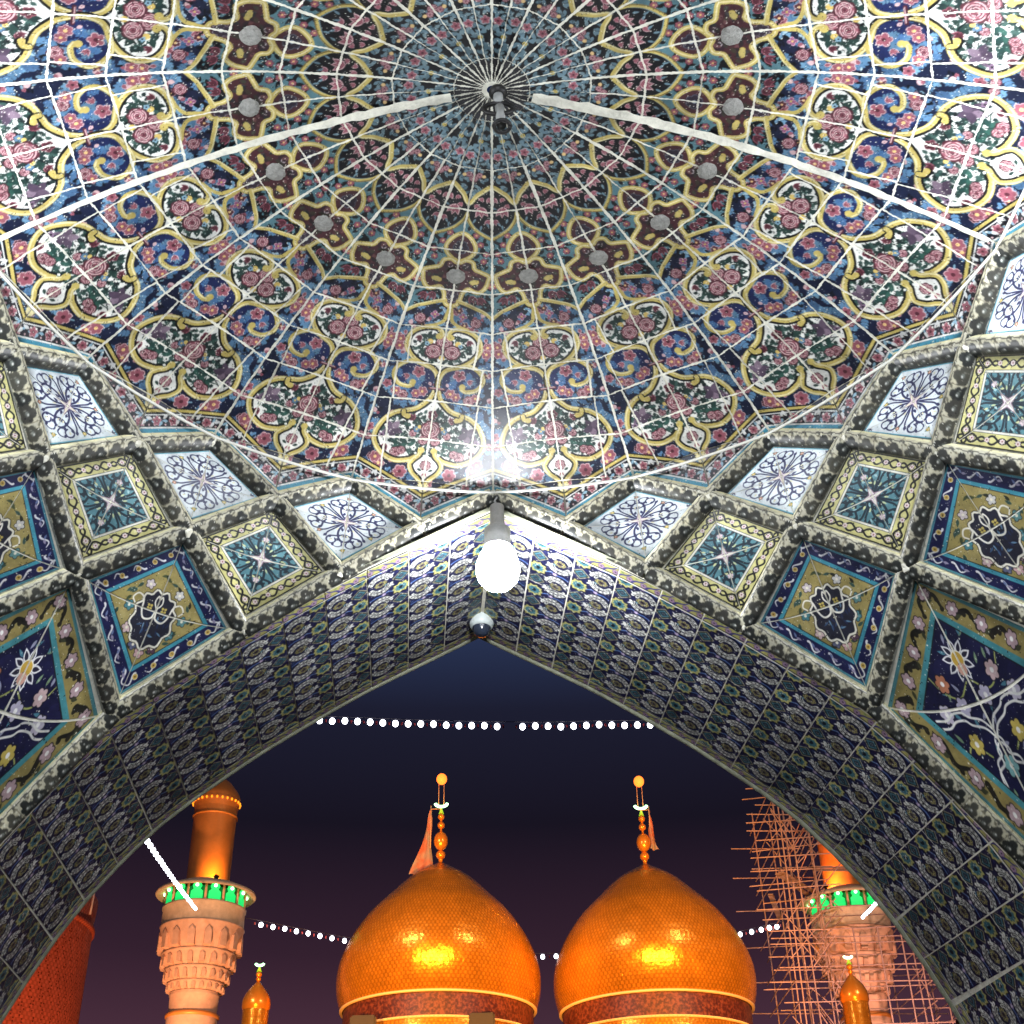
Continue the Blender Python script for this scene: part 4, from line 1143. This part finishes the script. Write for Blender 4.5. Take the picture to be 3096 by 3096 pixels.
def gold_dome(x, y, dz, label, flip):
    t = tag(empty('gold_dome', (x, y, 0)), label, 'dome', 'twin gold domes of the shrine')
    P = smooth_prof([(5.10, 16.79), (5.30, 17.55), (5.36, 18.32), (5.26, 19.09), (4.98, 19.88), (4.51, 20.78), (3.70, 21.89), (2.75, 22.82), (1.62, 23.86), (.62, 24.48), (.06, 24.80)], 400)
    pr = []; n = 44
    for i in range(n):
        z0, z1 = 16.79 + (24.80 - 16.79) * i / n, 16.79 + (24.80 - 16.79) * (i + 1) / n
        r0 = np.interp(z0, P[:, 1], P[:, 0]); r1 = np.interp(z1, P[:, 1], P[:, 0]); st = .055 * min(1, r0 / 2)
        pr += [(r0, z0 + dz), (r1 + st, z1 - .014 + dz)]
    pr += [(.02, 24.82 + dz)]
    lathe_obj('shell', pr, t, GOLD, 128, smooth=False)
    lathe_obj('rim', [(5.02, 16.70 + dz), (5.16, 16.70 + dz), (5.18, 16.78 + dz), (5.10, 16.82 + dz)], t, BEAD, 96)
    beads('bead_row', 5.12, 16.74 + dz, 150, .045, t, BEAD)
    lathe_obj('inscription_band', [(4.98, 15.62 + dz), (4.98, 16.70 + dz)], t, BANDM, 96)
    lathe_obj('rim', [(4.98, 15.62 + dz), (5.06, 15.60 + dz), (5.06, 15.52 + dz), (4.98, 15.50 + dz)], t, BEAD, 96)
    beads('bead_row', 5.06, 15.56 + dz, 150, .045, t, BEAD)
    lathe_obj('drum', [(4.96, 8.0 + dz), (4.96, 15.52 + dz)], t, GOLD, 96)
    f = lathe_obj('finial', [(.16, 24.60 + dz), (.10, 24.85 + dz), (.07, 25.0 + dz), (.07, 27.7 + dz), (.0, 27.75 + dz)], t, GOLDB, 20)
    for r, z, s_ in ((.13, 24.92, .8), (.27, 25.20, .95), (.40, 26.0, 1.35), (.21, 26.91, 1.), (.19, 27.41, 1.)):
        ball('finial_ball', r, z + dz, f, GOLDB, s_)
    lathe_obj('finial_cone', [(.15, 27.60 + dz), (.12, 27.68 + dz), (.02, 27.98 + dz)], f, mat('green_glow_gold', (170, 200, 70), rough=.3, emit=(120, 220, 40), estr=.5), 20)  # green light on the cone is put into its colour and emission
    # glowing crest: small crescent of light
    cr_ = [(.34 * math.cos(a), 0, 28.22 + dz + .20 * math.sin(a)) for a in np.linspace(math.pi * 1.02, math.pi * 1.98, 13)]
    link('crest', tube_mesh('crest', cr_, .085, 8, GREENS), t)
    for dx in (-.16, .14): link('crest_rod', tube_mesh('crest_rod', [(dx, 0, 28.0 + dz), (dx, 0, 29.55 + dz)], .018, 6, ORB), t)
    ball('beacon', .30, 29.68 + dz, t, REDL, 1.1)
    return t
DOME_L, DOME_R = (-4.40, 70.0), (7.11, 71.0)
gold_dome(*DOME_L, 0.0, 'gold dome with larger flag, beside the unscaffolded minaret', 1)
gold_dome(*DOME_R, 0.0, 'gold dome nearer the scaffolded minaret', -1)

def flag(x, y, z, h, w, sg, label):
    FL = MATS.get('grey_flag') or mat('grey_flag', (150, 140, 132), rough=.9, mix=((176, 96, 74), 1.2))
    t = tag(empty('flag', (x, y, z)), label, 'flag')
    link('pole', tube_mesh('pole', [(0, 0, .2), (0, 0, -h * .62)], .03, 6, ORB), t)
    link('arm', tube_mesh('arm', [(0, 0, 0), (-sg * .62, 0, 0)], .025, 6, ORB), t)
    n, k = 16, 10; V = []
    for i in range(n):
        f = i / (n - 1)
        for j in range(k):
            u = j / (k - 1); wd = w * (f ** 1.1) * (1 - .15 * math.sin(f * 5))
            V.append((sg * (wd * u - .12 * f) + .05 * math.sin(f * 9 + u * 4), .16 * math.sin(u * 9 + f * 3) * f + .02, -h * f + .25 * u * math.sin(f * 6)))
    link('cloth', mesh_np('cloth', np.array(V), grid_faces(n, k), smooth=True, material=FL), t)
flag(-4.98, 69.9, 27.85, 3.7, 1.15, -1, 'grey and red flag hanging limp beside the finial of the gold dome')
flag(7.55, 70.9, 27.9, 2.3, .45, 1, 'narrow dark pennant by the other finial, toward the scaffolding')

MUQ = ORB
def minaret(x, y, dz, label):
    t = tag(empty('minaret', (x, y, 0)), label, 'minaret', 'minarets flanking the domes')
    Z = lambda L: [(r, z + dz) for r, z in L]
    lathe_obj('lower_shaft', Z([(1.42, 0), (1.42, 17.8)]), t, ORB, 40)
    lathe_obj('ring_moulding', Z([(1.40, 17.75), (1.50, 17.80), (1.50, 17.95), (1.40, 18.02)]), t, ORB2, 40)
    lathe_obj('neck', Z([(1.36, 18.0), (1.34, 18.06), (1.37, 18.9), (1.42, 18.95), (1.38, 19.02), (1.40, 19.10)]), t, ORB, 40)
    # four flaring tiers of niches
    tiers = [(1.42, 1.62, 19.10, 19.62, 22), (1.66, 1.86, 19.62, 20.36, 22), (1.90, 2.12, 20.36, 21.24, 20), (2.16, 2.40, 21.24, 22.75, 16)]
    for r0, r1, z0, z1, n in tiers:
        lathe_obj('corbel_tier', Z([(r0 - .10, z0), (r0 + .02, z0 + (z1 - z0) * .25), (r1 - .06, z1 - (z1 - z0) * .30), (r1, z1 - .10), (r1 + .03, z1 - .06), (r1, z1)]), t, MUQ, 48)
        # niche fins
        w_, h_ = 2 * math.pi * r1 / n * .42, (z1 - z0) * .72
        V = []; F = []
        for i in range(n):
            a = 2 * math.pi * i / n; ca, sa = math.cos(a), math.sin(a); b0 = len(V)
            prf = [(-w_ / 2, z0 + .04), (w_ / 2, z0 + .04), (w_ / 2, z0 + h_ * .75), (0, z0 + h_), (-w_ / 2, z0 + h_ * .75)]
            for rr_ in (r0 - .08, r1 + .015):
                for px_, pz in prf: V.append((ca * rr_ - sa * px_, sa * rr_ + ca * px_, pz + dz + (0.06 if rr_ > r0 else 0)))
            F += [[b0 + 5 + q_ for q_ in range(5)]] + [[b0 + q_, b0 + (q_ + 1) % 5, b0 + 5 + (q_ + 1) % 5, b0 + 5 + q_] for q_ in range(5)]
        me = bpy.data.meshes.new('niche_fins'); me.from_pydata(V, [], F); me.materials.append(MUQ); o = link('niche_fins', me, t); o['kind'] = 'stuff'
    lathe_obj('parapet', Z([(2.40, 22.70), (2.36, 22.80), (2.36, 23.72), (2.42, 23.76), (2.42, 23.86), (2.30, 23.88), (1.5, 23.88)]), t, STONE, 48)
    lathe_obj('gallery_core', Z([(1.5, 23.8), (1.5, 24.9)]), t, mat('green_glow_core', (30, 150, 80), emit=(20, 160, 80), estr=.25) if 'green_glow_core' not in MATS else MATS['green_glow_core'], 32)  # core glows by itself in place of green light falling on it
    n = 14
    wz0, wz1, wr = 23.90, 24.82, 2.30; w_ = 2 * math.pi * wr / n * .34
    shape = [(-w_, wz0), (w_, wz0), (w_ * .98, wz0 + .42), (w_ * .55, wz0 + .55), (w_ * .80, wz0 + .72), (w_ * .62, wz1 - .06), (0, wz1), (-w_ * .62, wz1 - .06), (-w_ * .80, wz0 + .72), (-w_ * .55, wz0 + .55), (-w_ * .98, wz0 + .42)]
    me = bpy.data.meshes.new('gallery_window'); me.from_pydata([(wr, px_, pz + dz) for px_, pz in shape] + [(wr - .05, px_, pz + dz) for px_, pz in shape], [], [list(range(11)), list(range(21, 10, -1))] + [[q_, (q_ + 1) % 11, 11 + (q_ + 1) % 11, 11 + q_] for q_ in range(11)])
    me.materials.append(GREENL)
    pme = tube_mesh('gallery_post', [(wr + .02, 0, wz0 - .05 + dz), (wr + .02, 0, wz1 + .1 + dz)], .07, 8, ORB)
    lm = bpy.data.meshes.new('gallery_lamp'); bmx = bmesh.new(); bmesh.ops.create_icosphere(bmx, subdivisions=2, radius=.10); bmesh.ops.translate(bmx, vec=(wr + .06, 0, wz1 - .16 + dz), verts=bmx.verts); bmx.to_mesh(lm); bmx.free(); lm.materials.append(GREENS)
    for i in range(n):
        a = 2 * math.pi * (i + .5) / n
        o = link('gallery_window', me, t); o.rotation_euler = (0, 0, a); q_ = link('lamp', lm, o)
        o = link('gallery_post', pme, t); o.rotation_euler = (0, 0, a + math.pi / n)
    lathe_obj('canopy', Z([(2.25, 24.84), (2.86, 24.60), (2.92, 24.66), (2.88, 24.80), (2.2, 25.10), (1.34, 25.44)]), t, STONE, 56)
    lathe_obj('upper_shaft', Z([(1.30, 25.40), (1.26, 25.54), (1.29, 29.49), (1.30, 29.95)]), t, ORB2, 40)
    lathe_obj('ring_moulding', Z([(1.30, 29.40), (1.36, 29.43), (1.36, 29.52), (1.30, 29.55)]), t, ORB2, 40)
    lathe_obj('cornice', Z([(1.30, 29.95), (1.38, 30.27), (1.42, 30.53), (1.38, 30.60)]), t, ORB2, 40)
    for i in range(28):
        a = 2 * math.pi * i / 28
        ball('cornice_bulb', .055, 30.34 + dz, t, AMBER, 1.6, 1.43 * math.cos(a), 1.43 * math.sin(a))
    lathe_obj('cap', Z([(1.40, 30.56), (1.40, 30.75), (1.26, 31.05), (.76, 31.68), (.3, 32.02), (.0, 32.3)]), t, ORB2, 40)
    return t
MIN_L, MIN_R = (-18.56, 75.0), (20.2, 79.0)
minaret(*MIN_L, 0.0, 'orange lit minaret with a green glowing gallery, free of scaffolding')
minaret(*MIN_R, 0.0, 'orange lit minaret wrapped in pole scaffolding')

def turret(x, y, dz, label):
    t = tag(empty('gold_turret', (x, y, 0)), label, 'turret', 'small gold turrets')
    Z = lambda L: [(r, z + dz) for r, z in L]
    lathe_obj('shaft', Z([(.62, 8), (.60, 15.33)]), t, GOLD, 32)
    lathe_obj('cap', Z([(.60, 15.30), (.66, 15.42), (.66, 15.62), (.63, 15.80), (.50, 16.08), (.26, 16.38), (.10, 16.56), (.05, 16.66)]), t, GOLDB, 40)
    f = lathe_obj('finial', Z([(.05, 16.55), (.04, 17.2)]), t, GOLDB, 12)
    ball('finial_ball', .12, 16.72 + dz, f, GOLDB); ball('finial_ball', .14, 16.93 + dz, f, GOLDB)
    lathe_obj('finial_cone', Z([(.12, 17.06), (.09, 17.14), (.02, 17.30)]), f, MATS['green_glow_gold'], 16)
    cr_ = [(.19 * math.cos(a), 0, 17.44 + dz + .10 * math.sin(a)) for a in np.linspace(math.pi * 1.02, math.pi * 1.98, 11)]
    link('crest', tube_mesh('crest', cr_, .06, 8, GREENS), t)
turret(-12.41, 62.0, 0, 'small gold turret between the free standing minaret and the domes')
turret(15.46, 62.0, -.22, 'small gold turret in front of the scaffolded minaret')

# brick tower at the picture's edge
TW = gold_mat('orange_perforated_brick', (214, 120, 84), .85, 0.0, (.045, .12))
N, K = TW.node_tree.nodes, TW.node_tree.links
t = tag(empty('brick_tower', (-19.2, 45, 0)), 'broad salmon brick tower glimpsed under the lower end of the arch', 'tower')
lathe_obj('shaft', [(4.10, 0), (4.02, 14.6)], t, TW, 64)
lathe_obj('band', [(4.02, 14.45), (4.10, 14.5), (4.10, 14.62), (4.0, 14.68)], t, TW, 64)
lathe_obj('crown', [(4.0, 14.6), (4.06, 15.6), (3.9, 15.7), (0, 15.7)], t, TW, 64)
link('rod', tube_mesh('rod', [(4.03, 0, 14.9), (4.06, 0, 16.4)], .05, 6, WPL), t)
hole = bpy.data.meshes.new('vent_holes'); V = []; F = []
q = random.Random(2)
for row in range(50):
    z = 9.2 + row * .10
    for kx in range(64):
        if (row // 3 + kx) % 4 in (0, 1) and (row + kx * 2) % 3 != 0 and q.random() < .8:
            a = -1.35 + kx * .026; r = 4.095 - .0055 * (z) + .012; b0 = len(V)
            for da, dzz in ((-.006, -.022), (.006, -.022), (.006, .022), (-.006, .022)): V.append((r * math.cos(a + da), r * math.sin(a + da), z + dzz))
            F.append((b0, b0 + 1, b0 + 2, b0 + 3))
hole.from_pydata(V, [], F); hole.materials.append(mat('hole_shadow', (90, 40, 28), rough=1.0)); o = link('vent_holes', hole, t); o['kind'] = 'stuff'

# body of the shrine under the domes, below the frame
t = tag(empty('shrine_building', (1, 80, 0)), 'low shrine block beneath the gold domes, under the picture edge', 'building')
link('wall', box_mesh('wall', -24, 24, -14, 14, 0, 9.6, ORB, .1), t)
link('roof', box_mesh('roof', -24.3, 24.3, -14.3, 14.3, 9.6, 10.0, ORB), t)

# ------------------------------------------------------------------ scaffolding
SCM = mat('scaffold_pole', (176, 140, 128), rough=.7, grime=.3, gscale=2.0)
scf = tag(empty('scaffold', (20.2, 79.0, 0)), 'tall pole scaffolding standing around the minaret', 'scaffolding')
unit = tube_mesh('pole', [(0, 0, 0), (0, 0, 1)], 1.0, 6, SCM)
def pole(name, a, b, r=.045):
    a, b = Vector(a), Vector(b); d = b - a
    o = link(name, unit, scf); o.location = a
    o.rotation_mode = 'QUATERNION'; o.rotation_quaternion = Vector((0, 0, 1)).rotation_difference(d.normalized()); o.scale = (r, r, d.length)
q = random.Random(21)
XS = [-4.5, -3.6, -2.6, 2.7, 3.9, 5.1]; YS = [-4.6, -3.0, 3.0]
for x in XS:
    for y in YS: pole('upright', (x + q.uniform(-.15, .15), y, 0), (x + q.uniform(-.25, .25), y + q.uniform(-.1, .1), (31.5 if x < 0 else 27.0) + q.uniform(-1, 2)))
for x in (-1.2, .2, 1.5): pole('upright', (x, -4.6, 0), (x + .1, -4.6, 22.3 + q.uniform(-.5, .4)))
lev = [12.5 + i * 1.05 for i in range(18)]
for i, z in enumerate(lev):
    for y in YS:
        if y > 0 and i % 2: continue
        e_ = 5.6 if z < 23.2 else -1.6
        pole('ledger', (-5.5 - q.uniform(0, 1.2), y, z + q.uniform(-.2, .2)), (e_ + q.uniform(-.3, .5), y + q.uniform(-.3, .3), z + q.uniform(-.25, .45)), .038)
    for x in (-4.9, -2.6, 5.1, 2.7):
        pole('transom', (x, -5.4, z + q.uniform(-.15, .15)), (x + q.uniform(-.3, .3), 3.6, z + q.uniform(-.2, .2)), .036)
for i in range(84):
    z = q.uniform(12, 29.5); x0 = q.choice([-4.9, -3.7, -4.9, -3.7, -2.6, 2.7, 3.9]); y = q.choice([-4.6, -4.6, -3.0, -2.0])
    ln = q.uniform(1.2, 2.6); sg = q.choice([-1, 1])
    pole('brace', (x0, y, z), (x0 + q.uniform(.9, 2.0), y + q.uniform(-.4, .4), z + sg * ln), .034)
plank = box_mesh('plank', -2.3, 2.3, -.16, .16, -.03, .03, mat('scaffold_board', (150, 120, 104), rough=.9, grime=.3, gscale=1.0))
for x, y, z, rz in ((-.6, -4.3, 25.5, .02), (-.4, -3.9, 25.48, -.02), (1.8, -3.6, 25.6, .3), (-3.4, -2.6, 25.2, .95), (-3.7, -2.4, 25.15, 1.0), (-4.6, -.6, 24.4, 1.3), (2.6, -3.0, 25.4, -.6)):
    o = link('plank', plank, scf); o.location = (x, y, z); o.rotation_euler = (.05, .03, rz)

# ------------------------------------------------------------------ strings of lights
RED = mat('red_socket', (150, 40, 44), rough=.5)
WIREM = mat('dark_wire', (60, 56, 62), rough=.7)
bme = bpy.data.meshes.new('bulb'); bmx = bmesh.new(); bmesh.ops.create_icosphere(bmx, subdivisions=2, radius=1.0)
for v in bmx.verts: v.co.z *= 1.15
bmx.to_mesh(bme); bmx.free(); bme.materials.append(WHITEL); bme.polygons.foreach_set('use_smooth', [True] * len(bme.polygons))
sme = box_mesh('socket', -.5, .5, -.5, .5, -.9, .9, RED, .1)
def string(pts, n, br, label, skip=(), sockets=True, hang=1.6):
    t = tag(empty('string_lights', pts[0]), label, 'string lights', 'festoon lights over the courtyard')
    P = spline(pts, 20) - np.array(pts[0]); d = np.concatenate([[0], np.cumsum(np.linalg.norm(np.diff(P, axis=0), axis=1))])
    link('wire', tube_mesh('wire', [Vector(p) for p in P], br * .12, 5, WIREM), t)
    for i in range(n):
        s_ = d[-1] * (i + .3) / n; p = np.array([np.interp(s_, d, P[:, k]) for k in range(3)])
        z = p[2] - br * hang + rng.uniform(-.2, .2) * br
        if i not in skip:
            o = link('bulb', bme, t); o.location = (p[0], p[1], z); o.scale = (br,) * 3
        if sockets:
            s2 = d[-1] * (i + .8) / n; p = np.array([np.interp(s2, d, P[:, k]) for k in range(3)])
            o = link('socket', sme, t); o.location = (p[0], p[1], p[2] - br * hang * 1.05); o.scale = (br * .5, br * .5, br * .62); o.rotation_euler = (0, rng.uniform(-.1, .1), 0)
string([(-6.3, 28, 14.62), (-4.77, 28, 14.50), (-2, 28, 14.32), (.4, 28, 14.22), (2, 28, 14.22), (3.5, 28, 14.20), (4.6, 28, 14.25)], 36, .072, 'festoon of white bulbs stretched straight across the dark sky under the arch', skip=(20,))
string([(-10.9, 35, 14.5), (-11.92, 40, 15.75), (-14.55, 53, 18.75), (-18.28, 72, 23.15)], 30, .085, 'festoon of white bulbs running up to the free standing minaret', sockets=False)
string([(-16.2, 75.4, 23.5), (-10.74, 80, 23.5), (-4, 82, 22.9), (1.55, 82, 22.8), (8, 82, 22.9), (13.66, 80, 23.4), (15.9, 76, 22.9)], 44, .135, 'festoon of white bulbs slung between the minarets behind the domes', skip=(0, 43))
string([(14.4, 44, 15.4), (17.04, 60, 19.43), (18.05, 66, 20.7), (19.06, 72, 21.9)], 26, .085, 'festoon of white bulbs running to the scaffolded minaret', sockets=False)

# ------------------------------------------------------------------ floodlights that light the shrine
HOUS = mat('lamp_housing', (34, 27, 27), rough=.6)
def flood(loc, aim, power, col, angle, label, k=1.0, r=.35):
    t = tag(empty('floodlight', loc), label, 'floodlight', 'floodlights on the shrine roofs')
    d = (Vector(aim) - Vector(loc)).normalized(); qn = Vector((0, 0, -1)).rotation_difference(d)
    h = link('housing', box_mesh('housing', -.42 * k, .42 * k, -.34 * k, .34 * k, .02, .55 * k, HOUS, .04 * k), t); h.rotation_mode = 'QUATERNION'; h.rotation_quaternion = qn
    s_ = link('stand', box_mesh('stand', -.06, .06, -.06, .06, -(max(loc[2] - 10.2, .6) if k == 1.0 else .3), .05, HOUS), t)
    ld = bpy.data.lights.new('flood', 'SPOT'); ld.energy = power; ld.color = col; ld.spot_size = angle; ld.spot_blend = .5; ld.shadow_soft_size = r
    lo = link('lamp', ld, t); lo.rotation_mode = 'QUATERNION'; lo.rotation_quaternion = qn; lo.location = d * .05
OR = (1.0, .40, .07)
flood((-9.5, 38, 9), (-4.6, 70, 20.5), 62000, OR, .62, 'floodlight below the picture aimed at the gold dome, west lamp')
flood((-1.0, 38, 9), (-4.2, 70, 20.5), 62000, OR, .62, 'floodlight below the picture aimed at the gold dome, east lamp')
flood((3.0, 38, 9), (6.8, 71, 20.5), 62000, OR, .62, 'floodlight below the picture aimed at the other dome, west lamp')
flood((12.5, 38, 9), (7.4, 71, 20.5), 62000, OR, .62, 'floodlight below the picture aimed at the other dome, east lamp')
flood((-18.2, 65, 10.4), (-18.5, 75, 20), 14000, (1.0, .50, .26), 1.2, 'floodlight at the foot of the free standing minaret')
flood((-17.6, 73.0, 25.25), (-18.4, 75, 27.4), 600, (1.0, .42, .05), 2.6, 'small floodlight on the canopy of the free standing minaret', k=.3, r=.1)
flood((19.4, 66, 10.4), (20.2, 79, 20), 13000, (1.0, .55, .42), 1.2, 'floodlight at the foot of the scaffolded minaret')
flood((18.6, 77.2, 25.25), (19.6, 79, 27.6), 1100, (1.0, .30, .08), 2.6, 'small floodlight on the canopy of the scaffolded minaret', k=.3, r=.1)
flood((-10.5, 36, .8), (-16.5, 44, 12), 9000, (1.0, .30, .12), 1.1, 'floodlight in the courtyard aimed at the brick tower')
flood((-12.0, 57, 10.5), (-12.4, 62, 15.5), 2600, OR, 1.2, 'floodlight at the foot of the turret beside the free minaret')
flood((15.2, 57, 10.5), (15.4, 62, 15.5), 2600, OR, 1.2, 'floodlight at the foot of the turret before the scaffolding')
# two floodlight boxes on posts against the dome with the larger flag
for x in (-7.62, -1.94):
    t = tag(empty('floodlight_box', (x, 64, 15.1)), 'dark floodlight box on a post before the drum, ' + ('toward the turret' if x < -5 else 'toward the other dome'), 'floodlight', 'floodlight boxes before the drum')
    link('housing', box_mesh('housing', -.62, .62, -.25, .25, -.85, .30, HOUS, .08), t)
    link('bracket', box_mesh('bracket', -.08, .08, .25, .5, -.4, .0, HOUS), t)
    link('post', tube_mesh('post', [(0, .4, -.2), (0, .4, -5.2)], .07, 8, HOUS), t)
# added lamp masts, unseen off to the sides: their white light glints on the gold
def mast(x, y, z, power, label):
    t = tag(empty('added_lamp_mast', (x, y, 0)), label, 'lamp mast', 'added lamp masts')
    link('post', tube_mesh('post', [(0, 0, 0), (0, 0, z)], .16, 10, HOUS), t)
    link('crossbar', box_mesh('crossbar', -1.4, 1.4, -.1, .1, z, z + .2, HOUS), t)
    for dx in (-1.1, 0, 1.1):
        h = link('lamp_head', box_mesh('lamp_head', -.35, .35, -.1, .35, z + .2, z + .75, HOUS, .03), t); h.location = (dx, 0, 0)
    ld = bpy.data.lights.new('glint_light', 'SPOT'); ld.energy = power; ld.color = (1.0, .93, .80); ld.spot_size = .9; ld.spot_blend = .6; ld.shadow_soft_size = .6
    lo = link('lamp', ld, t); lo.location = (0, .5, z + .5); d = Vector((1, 72, 20)) - Vector((x, y + .5, z + .5))
    lo.rotation_mode = 'QUATERNION'; lo.rotation_quaternion = Vector((0, 0, -1)).rotation_difference(d.normalized())
mast(-26, 24, 30, 26000, 'added unseen lamp mast on the west side, making glints on the gold')
mast(30, 20, 34, 26000, 'added unseen lamp mast on the east side, making glints on the gold')
